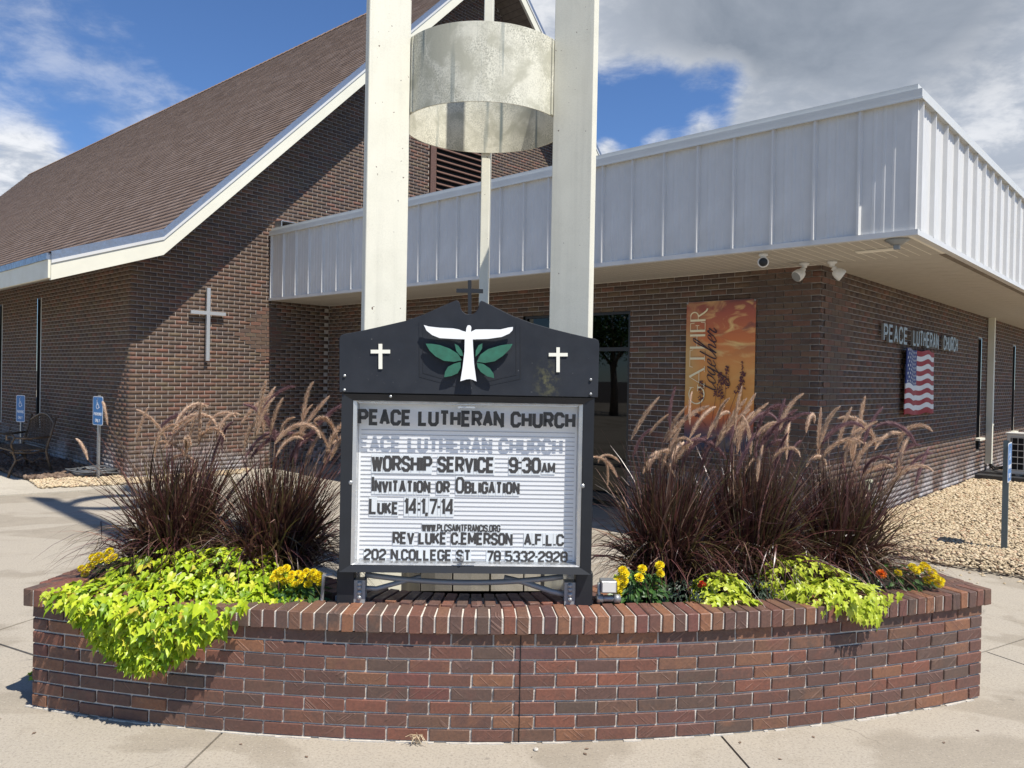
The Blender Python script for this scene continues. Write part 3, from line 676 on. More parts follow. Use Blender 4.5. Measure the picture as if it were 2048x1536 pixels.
rk2 = pebbles('pale_pebbles', rb2, 900, 0.02, 0.035, 'stone', 0.03, 6, nearfac=False); tag(rk2, 'pale pebbles around the foot of the nearer blue parking sign', 'gravel')
# dark weed clumps on the gravel
def weed(px, label, sz=0.2):
    c = Vector(px); mb = MB()
    for i in range(70):
        a = random.uniform(0, 2*pi); r = random.uniform(0, 1)**0.6; p = c+Vector((cos(a)*r*sz, sin(a)*r*sz*0.6, 0.0)); h = random.uniform(0.01, 0.035)
        d = Vector((random.uniform(-1, 1), random.uniform(-1, 1), 0))*0.02
        mb.add([p+d, p-d, p+Vector((0, 0, h))+d*0.6], [(0, 1, 2)])
    o = mb.obj('dried_weed', M['stone_brown'], kind='stuff'); tag(o, label, 'weed')
weed((4.21, 7.66, GB+0.005), 'dark dried weed patch on the pebbles nearest the paved path', 0.14)
weed((6.19, 10.47, GB+0.005), 'dark dried weed patch on the pebbles behind the metal sign post', 0.2)

# ================================================================== PLANTER
PCH = 0.0655; PBL = 0.1945; PJ = 0.0095; PZ = 0.004; NC = 8
CB0 = PZ+NC*PCH; CB1 = CB0+0.088       # coping bottom / top
planter = empty('brick_planter', (0.1, 4.2, 0), 0, 'curved red and brown brick planter with upright brick coping around the church sign', 'planter')
PO = Vector((0.1, 4.2, 0))
AC = Vector((-0.35, 10.93)); AR = 7.3
def arc_pt(x): return Vector((x, AC.y-sqrt(AR*AR-(x-AC.x)**2)))
TC = Vector((-0.225, 5.15)); RC = 1.24
xl, xr = -2.45, 2.66
front = [arc_pt(xl+(xr-xl)*i/70) for i in range(71)]
bk = [Vector((2.57, 4.60)), Vector((2.2, 4.95)), Vector((1.7, 5.08)), Vector((1.15, 5.05))]
a0, a1 = radians(-9), radians(-171)
conc_arc = [TC+Vector((cos(a0+(a1-a0)*i/24), sin(a0+(a1-a0)*i/24)))*RC for i in range(25)]
bk2 = [Vector((-1.7, 4.98)), Vector((-2.15, 4.85)), Vector((-2.42, 4.45))]
outline = front+bk+conc_arc+bk2            # counter-clockwise seen from above
def resample(pts, step, closed=False):
    q = pts+[pts[0]] if closed else pts
    seg = [(q[i+1]-q[i]).length for i in range(len(q)-1)]; tot = sum(seg); k = max(1, round(tot/step)); out = []
    i = 0; acc = 0
    for j in range(k+(0 if closed else 1)):
        t = tot*j/k
        while i < len(seg)-1 and acc+seg[i] < t-1e-9: acc += seg[i]; i += 1
        out.append((q[i].lerp(q[i+1], min(1, (t-acc)/seg[i])), (q[i+1]-q[i]).normalized()))
    return out, tot
def offset_poly(pts, d):
    k = len(pts); out = []
    for i in range(k):
        t1 = (pts[i]-pts[i-1]); t2 = (pts[(i+1) % k]-pts[i])
        t1 = t1.normalized() if t1.length > 1e-6 else t2.normalized(); t2 = t2.normalized() if t2.length > 1e-6 else t1
        n1 = Vector((t1.y, -t1.x)); n2 = Vector((t2.y, -t2.x)); m_ = n1+n2; m_ = m_/max(0.5, m_.dot(n1)); out.append(pts[i]+m_*d)
    return out
core = offset_poly(outline, -0.0085); inner = offset_poly(outline, -0.17)
mb = MB()
def band_solid(mb, A, Bp, z0, z1):
    k = len(A); vs = [(*p, z0) for p in A]+[(*p, z0) for p in Bp]+[(*p, z1) for p in A]+[(*p, z1) for p in Bp]; fs = []
    for i in range(k):
        j = (i+1) % k; fs += [(2*k+i, 2*k+j, 3*k+j, 3*k+i), (i, j, 2*k+j, 2*k+i), (k+j, k+i, 3*k+i, 3*k+j)]
    mb.add([(x-PO.x, y-PO.y, z) for x, y, z in vs], fs)
band_solid(mb, core, inner, -0.01, CB0-0.001)
mb.obj('mortar_core', M['pmortar'], planter)
mb = MB(); band_solid(mb, offset_poly(outline, 0.020), offset_poly(outline, -0.155), CB0+0.004, CB1-0.008)
mb.obj('coping_mortar', M['pmortar'], planter)
mb = MB(); si = offset_poly(outline, -0.16); mb.add([(p.x-PO.x, p.y-PO.y, 0.565) for p in si], [tuple(range(len(si)))]); mb.obj('soil', M['soil'], planter)
# brick meshes: a few irregular variants
def brickvar(lx, ly, lz, w, seed, jitter=0.0012):
    mb = MB(); mb.box((-lx/2, -ly/2, -lz/2), (lx/2, ly/2, lz/2)); me = bevelled(mb.mesh('brick', M['pbrick']), w, 1)
    r = random.Random(seed)
    for v_ in me.vertices: v_.co += Vector((r.uniform(-1, 1), r.uniform(-1, 1), r.uniform(-1, 1)))*jitter
    return me
sv = [brickvar(PBL, 0.09, PCH-PJ, 0.0028, i) for i in range(6)]
hv = [brickvar(PBL/2-0.005, 0.09, PCH-PJ, 0.0028, i+20) for i in range(3)]
cv = [brickvar(0.0545, 0.197, 0.088, 0.0035, i+40) for i in range(6)]
nb = 0
def lay(pts, closed=False, first_half=True):
    global nb
    cum = [0]
    for i in range(len(pts)-1): cum.append(cum[-1]+(pts[i+1]-pts[i]).length)
    tot = cum[-1]
    def at(s):
        s = min(max(s, 0), tot)
        for i in range(len(cum)-1):
            if s <= cum[i+1] or i == len(cum)-2:
                f = (s-cum[i])/(cum[i+1]-cum[i]); return pts[i].lerp(pts[i+1], f), (pts[i+1]-pts[i]).normalized()
    nfull = max(1, round((tot-0.002)/(PBL+PJ))); step = tot/nfull
    for k in range(NC):
        z = PZ+PCH*k+PCH/2
        segs = []
        if k % 2 == 0:
            segs.append((0, step/2)); s = step/2
            while s < tot-step*0.75: segs.append((s, s+step)); s += step
            segs.append((s, tot))
        else: segs = [(i*step, (i+1)*step) for i in range(nfull)]
        for s0, s1 in segs:
            c, t = at((s0+s1)/2); ln = s1-s0-PJ; nrm = Vector((t.y, -t.x)); full = ln > 0.14
            me = random.choice(sv if full else hv); base = PBL if full else PBL/2-0.005
            c = c-nrm*(0.045-random.uniform(-0.0015, 0.0022))
            o = link('brick', me, planter, (c.x-PO.x, c.y-PO.y, z+random.uniform(-0.0008, 0.0008)), (random.uniform(-.006, .006), random.uniform(-.005, .005), atan2(t.y, t.x)+random.uniform(-.006, .006)))
            o.scale = (ln/base, 1, 1); nb += 1
lay(front); lay([front[-1], bk[0]]); lay([bk2[-1], front[0]])
# hidden back courses, joined
mb = MB(); pts = bk+conc_arc+bk2; rs, tot = resample(pts, PBL+PJ)
for k in range(NC):
    for (p, t) in rs:
        nrm = Vector((t.y, -t.x)); c = p-nrm*0.045+t*((k % 2)*0.1)
        mb.obox((c.x-PO.x, c.y-PO.y, PZ+PCH*k+PCH/2), ((t.x, t.y, 0), (nrm.x, nrm.y, 0), (0, 0, 1)), (PBL/2, 0.045, (PCH-PJ)/2))
mb.obj('back_brickwork', M['pbrick'], planter, kind='stuff')
def coping(pts, step=0.0640, over=0.028, dz=0.0, tilt=0.0, wid=1.0, skip=(0, 0)):
    rs, tot = resample(pts, step)
    for i, (p, t) in enumerate(rs[:-1]):
        if i < skip[0] or i >= len(rs)-1-skip[1]: continue
        q = rs[i+1][0]; p = (p+q)/2; t = (q-rs[i][0]).normalized(); nrm = Vector((t.y, -t.x))
        c = p+nrm*(over-0.0985+random.uniform(-.0025, .0025))
        o = link('coping_brick', random.choice(cv), planter, (c.x-PO.x, c.y-PO.y, CB0+0.044+dz+random.uniform(-.0012, .0015)),
                 (tilt+random.uniform(-.008, .008), random.uniform(-.008, .008), atan2(t.y, t.x)+random.uniform(-.014, .014)))
        o.scale = (wid, 1, 1)
coping([arc_pt(xl-0.034+(xr-xl+0.068)*i/70) for i in range(71)]); coping([front[-1]+Vector((0.0, .03)), bk[0]], skip=(1, 0)); coping([bk2[-1], front[0]+Vector((0, .03))], skip=(0, 1))
coping(bk); coping(bk2)
coping(list(conc_arc), dz=0.012, tilt=-0.0)
coping([bk[-1], conc_arc[0]]); coping([conc_arc[-1], bk2[0]])

# mortar smears at the foot of the wall
mb = MB()
for i in range(110):
    x = random.uniform(xl, xr); p = arc_pt(x); t = (arc_pt(x+0.01)-p).normalized(); nrm = Vector((t.y, -t.x)); c = p+nrm*random.uniform(0.0, 0.006); w = random.uniform(0.01, 0.05)
    mb.obox((c.x-PO.x, c.y-PO.y, 0.001), ((t.x, t.y, 0), (nrm.x, nrm.y, 0), (0, 0, 1)), (w, random.uniform(.003, .009), random.uniform(0.002, 0.005)))
mb.obj('mortar_smear', M['pit'], planter, kind='stuff')

mb = MB(); p = arc_pt(0.065); mb.box((0.063-PO.x, p.y-PO.y-0.0035, 0.004), (0.067-PO.x, p.y-PO.y+0.02, CB0+0.0)); mb.obj('control_joint', M['dark'], planter)
mb = MB()
for i in range(16):
    x = -0.42+random.uniform(-.02, .02); y = arc_pt(x).y-0.012; a = random.uniform(-1, 1); mb.tube([(x, y, 0.0), (x+a*0.02, y-0.015, 0.05), (x+a*0.05, y-0.03-0.02*random.random(), random.uniform(0.01, 0.07))], 0.0013, 4, False)
tag(mb.obj('straw_tuft', M['stone']), 'small dry straw tuft at the foot of the planter wall', 'grass tuft')
bm = bmesh.new(); bmesh.ops.create_icosphere(bm, subdivisions=2, radius=0.013)
for v_ in bm.verts: v_.co *= random.uniform(0.8, 1.15); v_.co.z *= 0.6
me = bpy.data.meshes.new('pebble'); bm.to_mesh(me); bm.free(); me.materials.append(M['pit'])
o_ = link('pebble', me, None, (0.145, 3.575, 0.006)); tag(o_, 'single white chip lying on the concrete below the planter crack', 'stone')

# ================================================================== TOWER
tower = empty('bell_tower', (TC.x, TC.y, 0), 0, 'tall cream painted three finned tower with round steel drum rings behind the sign', 'tower')
RR, RO, TT = 0.535, 0.815, 0.066; HT = 13.4
R_Z0, R_Z1 = 1.75+0.3206*5.15, 1.75+0.414*5.15
for k, ang in enumerate((radians(210), radians(-30), radians(90))):
    c, s_ = cos(ang), sin(ang); rad = Vector((c, s_, 0)); tan_ = Vector((-s_, c, 0))
    mb = MB()
    poly = [(RR+0.006, 0.0), (RO, 0.0), (RO, HT), (RR+0.006, HT-0.5)]
    mb.prism(poly, (0, 0, 0), rad, (0, 0, 1), tan_, -TT/2, TT/2); me = bevelled(mb.mesh('fin', M['fin']), 0.004)
    link('fin', me, tower)
def ring(z0, z1, name='drum_ring'):
    mb = MB(); K = 96; vs = []; r1, r0_ = RR, RR-0.008
    for j in range(K):
        a = 2*pi*j/K
        for (r, z) in ((r1, z0), (r1, z1), (r0_, z1), (r0_, z0)): vs.append((r*cos(a), r*sin(a), z))
    fs = []
    for j in range(K):
        q = ((j+1) % K)*4; p = j*4
        for a_ in range(4): b_ = (a_+1) % 4; fs.append((p+a_, q+a_, q+b_, p+b_))
    mb.add(vs, fs); o = mb.obj(name, M['ring'], tower); o.data.shade_smooth(); o.data.set_sharp_from_angle(angle=radians(40)); return o
ring(R_Z0, R_Z1); ring(11.6, 12.1); ring(7.6, 8.1)
# welded seam flanges where the ring meets the front fins
for ang in (radians(210), radians(-30)):
    for off in (-0.045, 0.045):
        a = ang+off/RR*1.0; mb = MB(); c = Vector((cos(a)*(RR+0.004), sin(a)*(RR+0.004), 0)); t = Vector((-sin(a), cos(a), 0)); r_ = Vector((cos(a), sin(a), 0))
        mb.obox(c+Vector((0, 0, (R_Z0+R_Z1)/2)), (t, r_, (0, 0, 1)), (0.010, 0.004, (R_Z1-R_Z0)/2-0.004)); mb.obj('weld_strip', M['ring'], tower)
mb = MB()
for j in range(14):
    a0_, a1_ = 2*pi*j/14+0.012, 2*pi*(j+1)/14-0.012
    r1, r0_ = RR-0.02, RR-0.1; vs = []
    for a in (a0_, (a0_+a1_)/2, a1_):
        for r in (r1, r0_):
            for z in (0, 0.62): vs.append((r*cos(a), r*sin(a), z))
    fs = []
    for i in range(2):
        p = i*4; q = p+4; fs += [(p, q, q+1, p+1), (p+2, p+3, q+3, q+2), (p+1, q+1, q+3, p+3)]
    fs += [(0, 1, 3, 2), (8, 10, 11, 9)]
    b_ = MB(); b_.add(vs, fs); b_.obj('base_block', M['block'], tower)
MB().lathe([(0.42, 0.0), (0.42, 0.55)], k=20).obj('base_fill', M['dark'], tower)

# ================================================================== STROKE FONT
def O_(w=4): return [(1, 0), (w-1, 0), (w, 1), (w, 5), (w-1, 6), (1, 6), (0, 5), (0, 1), 'c']
GL = {
 'A': (4, [[(0, 0), (2, 6), (4, 0)], [(0.75, 1.9), (3.25, 1.9)]]), 'B': (4, [[(0, 0), (3, 0), (4, .8), (4, 2.3), (3.3, 3.1), (4, 3.9), (4, 5.2), (3, 6), (0, 6), 'c'], [(0.4, 3.1), (3.2, 3.1)]]),
 'C': (4, [[(4, 4.3), (4, 5), (3, 6), (1, 6), (0, 5), (0, 1), (1, 0), (3, 0), (4, 1), (4, 1.7)]]), 'D': (4, [[(0, 0), (3, 0), (4, 1), (4, 5), (3, 6), (0, 6), 'c']]),
 'E': (3.7, [[(3.7, 0), (0, 0), (0, 6), (3.7, 6)], [(0.3, 3.1), (3.2, 3.1)]]), 'F': (3.7, [[(0, 0), (0, 6), (3.7, 6)], [(0.3, 3.1), (3.2, 3.1)]]),
 'G': (4, [[(4, 4.5), (4, 5), (3, 6), (1, 6), (0, 5), (0, 1), (1, 0), (3, 0), (4, 1), (4, 2.8), (2.4, 2.8)]]), 'H': (4, [[(0, 0), (0, 6)], [(4, 0), (4, 6)], [(0, 3), (4, 3)]]),
 'I': (0.1, [[(0.05, 0), (0.05, 6)]]), 'K': (4, [[(0, 0), (0, 6)], [(4, 6), (0.3, 2.4)], [(1.4, 3.5), (4, 0)]]), 'L': (3.5, [[(0, 6), (0, 0), (3.5, 0)]]),
 'M': (5, [[(0, 0), (0, 6), (2.5, 1.6), (5, 6), (5, 0)]]), 'N': (4, [[(0, 0), (0, 6), (4, 0), (4, 6)]]), 'O': (4, [O_()]), '0': (4, [O_()]),
 'P': (4, [[(0, 0), (0, 6), (3, 6), (4, 5), (4, 3.6), (3, 2.7), (0, 2.7)]]), 'R': (4, [[(0, 0), (0, 6), (3, 6), (4, 5), (4, 3.7), (3, 2.8), (0, 2.8)], [(2.1, 2.8), (4, 0)]]),
 'S': (4, [[(4, 4.5), (4, 5), (3, 6), (1, 6), (0, 5), (0, 4.1), (.9, 3.25), (3.1, 2.85), (4, 2), (4, 1), (3, 0), (1, 0), (0, 1), (0, 1.5)]]),
 'T': (4, [[(0, 6), (4, 6)], [(2, 6), (2, 0)]]), 'U': (4, [[(0, 6), (0, 1), (1, 0), (3, 0), (4, 1), (4, 6)]]), 'V': (4, [[(0, 6), (2, 0), (4, 6)]]),
 'W': (5.4, [[(0, 6), (1.3, 0), (2.7, 5.4), (4.1, 0), (5.4, 6)]]), 'Y': (4, [[(0, 6), (2, 3), (4, 6)], [(2, 3), (2, 0)]]),
 '1': (1.3, [[(0, 4.9), (1.2, 6), (1.2, 0)]]), '2': (4, [[(0, 4.6), (0, 5), (1, 6), (3, 6), (4, 5), (4, 3.9), (0, 1.2), (0, 0), (4, 0)]]),
 '3': (4, [[(0, 4.9), (0, 5), (1, 6), (3, 6), (4, 5), (4, 3.8), (3.2, 3.1), (4, 2.3), (4, 1), (3, 0), (1, 0), (0, 1), (0, 1.1)], [(1.7, 3.1), (3.2, 3.1)]]),
 '4': (4, [[(3, 0), (3, 6), (0, 2), (0, 1.7), (4, 1.7)]]), '5': (4, [[(4, 6), (0, 6), (0, 3.4), (3, 3.6), (4, 2.7), (4, 1), (3, 0), (1, 0), (0, 1), (0, 1.3)]]),
 '7': (4, [[(0, 6), (4, 6), (4, 5.5), (1.6, 0)]]), '8': (4, [O_(), [(0.3, 3.1), (3.7, 3.1)]]), '9': (4, [[(0, 1.3), (0, 1), (1, 0), (3, 0), (4, 1), (4, 5), (3, 6), (1, 6), (0, 5), (0, 3.8), (1, 2.8), (4, 2.8)]]),
 '.': (0.2, [[(0.1, -.35), (0.1, .5)]]), ',': (0.2, [[(0.2, .5), (-.15, -1.0)]]), ':': (0.2, [[(0.1, 1.3), (0.1, 2.1)], [(0.1, 3.9), (0.1, 4.7)]]), '*': (0.3, [[(0.15, 2.5), (0.15, 3.4)]]),
}
def stroke_poly(mb, pts, w, M3, depth0, depth1, closed=False, wfun=None):
    if wfun is None:
        Q = [Vector(p) for p in pts]; rg_ = range(len(Q)) if closed else range(1, len(Q)-1); cut = []
        for i in rg_:
            a = Q[i]-Q[i-1]; b = Q[(i+1) % len(Q)]-Q[i]
            if a.length > 1e-9 and b.length > 1e-9 and a.normalized().dot(b.normalized()) < -0.25: cut.append(i)
        if cut and not closed:
            idx = [0]+cut+[len(Q)-1]
            for n_, (i0, i1) in enumerate(zip(idx[:-1], idx[1:])):
                sub = [q.copy() for q in Q[i0:i1+1]]
                if i0 in cut: d = (sub[0]-sub[1]).normalized(); sub[0] = sub[0]+d*w*0.42
                if i1 in cut: d = (sub[-1]-sub[-2]).normalized(); sub[-1] = sub[-1]+d*w*0.42
                stroke_poly(mb, sub, w, M3, depth0, depth1+0.00005*(n_+1), False, lambda i: w)
            return
    # pts 2D list -> extruded mitred strip; M3(x, y, d) maps into 3D
    P = [Vector(p) for p in pts]; k = len(P); Lf = []; Rt = []
    for i in range(k):
        if closed: a, b, c = P[i-1], P[i], P[(i+1) % k]
        else: a, b, c = P[max(i-1, 0)], P[i], P[min(i+1, k-1)]
        t1 = (b-a) if (b-a).length > 1e-9 else (c-b); t2 = (c-b) if (c-b).length > 1e-9 else (b-a); t1.normalize(); t2.normalize()
        n1 = Vector((-t1.y, t1.x)); n2 = Vector((-t2.y, t2.x)); m_ = n1+n2
        m_ = m_/max(0.45, m_.dot(n1)) if m_.length > 1e-6 else n1
        ww = (w if wfun is None else wfun(i))/2; Lf.append(b+m_*ww); Rt.append(b-m_*ww)
    vs = [M3(p.x, p.y, depth1) for p in Lf]+[M3(p.x, p.y, depth1) for p in Rt]+[M3(p.x, p.y, depth0) for p in Lf]+[M3(p.x, p.y, depth0) for p in Rt]
    fs = []; rngk = k if closed else k-1
    for i in range(rngk):
        j = (i+1) % k; fs += [(i, k+i, k+j, j), (i, j, 2*k+j, 2*k+i), (k+j, k+i, 3*k+i, 3*k+j)]
    if not closed: fs += [(0, 2*k, 3*k, k), (k-1, 2*k-1, 4*k-1, 3*k-1)]
    mb.add(vs, fs)
def text_mesh(mb, text, x0, x1, y0, y1, M3, d0, d1, weight=0.17, gap=1.5, space=3.2, small=0.74, wx=None, tiles=None):
    """uppercase = full height, lowercase = small capital; fitted exactly between x0 and x1"""
    hgt = y1-y0; adv = 0; lay_ = []
    sw = weight*6
    for ch in text:
        if ch == ' ': adv += space; continue
        if ch == '_': adv += space*0.5; continue
        G = ch.upper(); sc = small if ch.islower() else 1.0; w_, st = GL[G]
        wd = max(w_*sc, 0)+sw; lay_.append((adv, sc, st, wd)); adv += wd+gap*0.55
    adv -= gap*0.55; fx = (x1-x0)/adv; fy = hgt/6.0; sy = (hgt-weight*hgt)/6.0; e = 0
    for (a, sc, st, wd) in lay_:
        if tiles is not None:
            tx0 = x0+(a-gap*0.2)*fx; tx1 = x0+(a+wd+gap*0.2)*fx; tiles.append((tx0, tx1, y0-hgt*0.10, y0+hgt*(sc if sc < 1 else 1.0)+hgt*0.06))
        for path in st:
            cl = path[-1] == 'c'; pp = [p for p in path if p != 'c']
            q = [(x0+(a+sw/2+x*sc)*fx, y0+weight*hgt/2+y*sc*sy) for x, y in pp]
            e += 1
            ww = min(weight*hgt, (wx or 1e9))
            stroke_poly(mb, q, ww, M3, d0, d1+e % 4*0.00022, cl)

# ================================================================== SIGN
D0 = 3.845; SC = Vector((-0.221, D0, 0.0)); SRZ = radians(1.8)
sign = empty('church_sign', (SC.x, SC.y, 0.59), SRZ, 'black framed letter board church sign with dove emblem on its peaked header', 'sign')
def SP(px, py, D=D0):   # photo reading -> metres on a plane of the sign, origin at the sign base centre
    D = D+0.024*(px-940)/260
    X = ((px-1024)+ROLL*(py-768))/FPX*D; Z = 1.75-((py-753.5)-ROLL*(px-1024))/FPX*D
    return (X-SC.x, Z-0.59)
def M3s(x, y, d): return (x, -d, y)
def SL(pts, k=3.657, ox=660, oy=540, D=D0-0.108): return [SP(ox+x/k, oy+y/k, D) for x, y in pts]
FD = D0-0.095; bx0 = SP(677, 965, FD)[0]; bx1 = SP(1186, 965, FD)[0]; bz0 = SP(938, 1149, FD)[1]; bz1 = SP(938, 790, FD)[1]
def sbox(name, x0, x1, z0, z1, d0, d1, mat, parent=None, bev=0.0, **k):
    mb = MB(); mb.box((x0, -d1, z0), (x1, -d0, z1)); me = mb.mesh(name, M[mat])
    if bev: bevelled(me, bev)
    return tag(link(name, me, parent or sign), **k)
FWD = 0.085
fr = MB(); w_ = 0.062
fr.box((bx0, 0.0, bz0), (bx1, 0.12, bz1))
fr.obj('cabinet', M['black'], sign)
def frame(name, x0, x1, z0, z1, w, d0, d1, mat, parent, dslope=None, wz=None):
    wz = wz or w
    # mitred frame with a sloped face
    mb = MB(); ds_ = d1 if dslope is None else dslope
    o = [(x0, z0), (x1, z0), (x1, z1), (x0, z1)]; i_ = [(x0+w, z0+wz), (x1-w, z0+wz), (x1-w, z1-wz), (x0+w, z1-wz)]
    vs = [(x, -d0, z) for x, z in o]+[(x, -d1, z) for x, z in o]+[(x, -ds_, z) for x, z in i_]+[(x, -d0, z) for x, z in i_]; fs = []
    for a in range(4):
        b = (a+1) % 4; fs += [(a, b, 4+b, 4+a), (4+a, 4+b, 8+b, 8+a), (8+a, 8+b, 12+b, 12+a)]
    mb.add(vs, fs); return mb.obj(name, M[mat], parent)
fr_o = frame('outer_frame', bx0+0.004, bx1-0.004, bz0+0.004, bz1-0.004, 0.052, 0.0, 0.100, 'black', sign, 0.088, 0.031)
fr_i = frame('silver_trim', bx0+0.058, bx1-0.058, bz0+0.037, bz1-0.037, 0.017, 0.0, 0.084, 'silver', sign, 0.074, 0.007)
ix0, ix1, iz0, iz1 = bx0+0.076, bx1-0.076, bz0+0.045, bz1-0.045
sbox('letter_panel', ix0, ix1, iz0, iz1, 0.001, 0.010, 'panel')
z = iz0+0.008; kk = 0
mb = MB(); mb.box((ix0+0.012, -0.0125, -0.0012), (ix1-0.012, -0.0101, 0.0012)); tme = mb.mesh('letter_track', M['track'])
while z < SP(940, 858)[1]:
    link('letter_track', tme, sign, (0, 0, z)); z += 0.0221
TOPZ = SP(940, 856)[1]
def row(text, px0, px1, pyt, pyb, name='letter_row', weight=0.19, mat='ink', depth=0.0135, tile=True, gap=1.5, small=0.74, space=3.2, k=1.0):
    pxm = (px0+px1)/2; xa = SP(px0, pyb)[0]; xb = SP(px1, pyb)[0]; zb = SP(pxm, pyb)[1]; zt = SP(pxm, pyt)[1]
    mb = MB(); tl = []; slope_ = 0.0
    text_mesh(mb, text, xa, xb, zb, zt, M3s, depth, depth+0.0012, weight, gap, space, small, tiles=tl)
    o = mb.obj(name, M[mat], sign)
    if tile:
        t = MB()
        for i, (a, b, c, d) in enumerate(tl): t.box((a, -depth-0.0002-0.0001*(i % 2), c), (b, -0.0128, d))
        t.obj('letter_tiles', M['tile'], sign)
    return o
row('WORSHIP SERVICE', 744, 988, 912, 944); row('9:30', 1018, 1080, 914, 946); row('AM', 1083, 1109, 925, 946, weight=0.2)
row('Invitation or Obligation', 744, 1038, 953, 986, small=0.70, weight=0.15); row('Luke 14:1,7*14'.replace('14', '14'), 739, 907, 996, 1029, small=0.72, weight=0.15)
row('WWW.PLCSAINTFRANCIS.ORG', 844, 1000, 1048, 1063, weight=0.19); row('REV LUKE C.EMERSON', 786, 1024, 1064, 1089); row('A.F.L.C', 1048, 1127, 1067, 1091)
row('202 N.COLLEGE ST', 728, 941, 1098, 1121); row('78 5332*2928', 973, 1134, 1101, 1124)
# clear cover with the printed header
mb = MB(); mb.add([(ix0, -0.067, iz0), (ix1, -0.067, iz0), (ix1, -0.067, iz1), (ix0, -0.067, iz1)], [(0, 1, 2, 3)]); cov_ = mb.obj('cover_pane', M['glass'], sign)
hz0, hz1 = SP(940, 853)[1], SP(940, 808)[1]
hd_ = MB(); text_mesh(hd_, 'PEACE LUTHERAN CHURCH', SP(721, 835)[0], SP(1147, 835)[0], SP(934, 852)[1], SP(934, 820)[1], M3s, 0.0692, 0.0702, 0.215, 1.5, 3.4); hd_.obj('header_lettering', M['ink2'], sign)
MB().box((ix0+0.005, -0.0655, hz1-0.003), (ix1-0.005, -0.064, hz1+0.012)).obj('cover_top_rail', M['silver'], sign)
MB().box((-0.045, -0.082, iz1-0.02), (0.04, -0.070, iz1-0.012)).obj('latch', M['silver'], sign)
mb = MB(); mb.box((-0.055, -0.094, bz0+0.052), (0.055, -0.088, bz0+0.060)); mb.lathe([(0.012, 0), (0.012, 0.02), (0.007, 0.028)], (-0.012, -0.078, bz0+0.073), 12, (0, -1, 0)); mb.obj('lock', M['galv'], sign)
for sx in (bx0+0.052, bx1-0.052):
    MB().lathe([(0.011, 0), (0.011, 0.006), (0.006, 0.010)], (sx, -0.084, (bz0+bz1)/2), 12, (0, -1, 0)).obj('cover_screw', M['galv'], sign)
# header board
HB = SL([(60, 895), (60, 505), (66, 482), (85, 470), (150, 458), (240, 440), (330, 420), (440, 395), (550, 370), (680, 325), (800, 270), (900, 228), (920, 221), (938, 230), (945, 250), (950, 278), (965, 303), (988, 320), (1012, 325), (1040, 322), (1062, 308), (1078, 283), (1085, 255), (1088, 235), (1102, 224), (1125, 232), (1230, 285), (1330, 335), (1470, 388), (1620, 430), (1760, 465), (1890, 495), (1935, 502), (1958, 515), (1965, 540), (1955, 932)])
mb = MB(); mb.prism(HB, (0, 0, 0), (1, 0, 0), (0, 0, 1), (0, -1, 0), 0.062, 0.104); mb.prism([(bx0, bz1-0.01), (bx1, bz1-0.01), (bx1, bz1+0.26), (bx0, bz1+0.24)], (0, 0, 0), (1, 0, 0), (0, 0, 1), (0, -1, 0), -0.10, 0.0605)
def black_board():
    m, n = newmat('weathered_header_board'); oc = n.node('ShaderNodeTexCoord').outputs['Object']
    c = n.mix(n.rng(n.noise(oc, 6, 6, 0.65), 0.35, 0.7, 0, 0.6), (0.016, 0.019, 0.025), (0.034, 0.038, 0.046))
    sp = n.node('ShaderNodeSeparateXYZ', {0: oc}); d = n.vmath('DISTANCE', n.vmath('MULTIPLY', oc, (1, 0, 0.55)), (SP(1105, 0)[0], 0, 0.55*SP(1105, 765)[1]), out=1)
    pt = n.math('MULTIPLY', n.rng(d, 0.0, 0.075, 1, 0), n.rng(n.noise(oc, 28, 5, 0.7), 0.46, 0.62)); c = n.mix(n.math('MULTIPLY', pt, 0.8), c, (0.13, 0.125, 0.06))
    c = n.mix(n.rng(n.noise(oc, 65, 2, 0.5), 0.74, 0.78, 0, 0.5), c, (0.2, 0.2, 0.2))
    finish(n, n.node('ShaderNodeBsdfPrincipled', {'Base Color': c, 'Roughness': n.rng(n.noise(oc, 9, 4), 0.3, 0.7, 0.5, 0.75), 'Specular IOR Level': 0.3})); return m
header = mb.obj('header_board', black_board(), sign); bevelled(header.data, 0.002)
def plate(name, pts, mat, d0, d1, parent=sign, bev=0.0):
    mb = MB(); mb.prism(SL(pts) if not isinstance(pts[0], Vector) else pts, (0, 0, 0), (1, 0, 0), (0, 0, 1), (0, -1, 0), d0, d1); me = mb.mesh(name, M[mat])
    if bev: bevelled(me, bev)
    return link(name, me, parent)
plate('dove', [(685, 405), (720, 416), (800, 425), (900, 430), (940, 438), (965, 448), (990, 455), (994, 428), (1002, 410), (1014, 406), (1026, 412), (1030, 425), (1026, 455), (1060, 438), (1130, 437), (1240, 438), (1300, 424), (1332, 420), (1330, 442), (1306, 467), (1250, 492), (1150, 506), (1040, 510), (1042, 560), (1050, 690), (1067, 815), (1045, 804), (1020, 797), (995, 799), (950, 813), (966, 715), (980, 600), (982, 509), (900, 506), (800, 500), (745, 478), (705, 446)], 'dove', 0.128, 0.140)
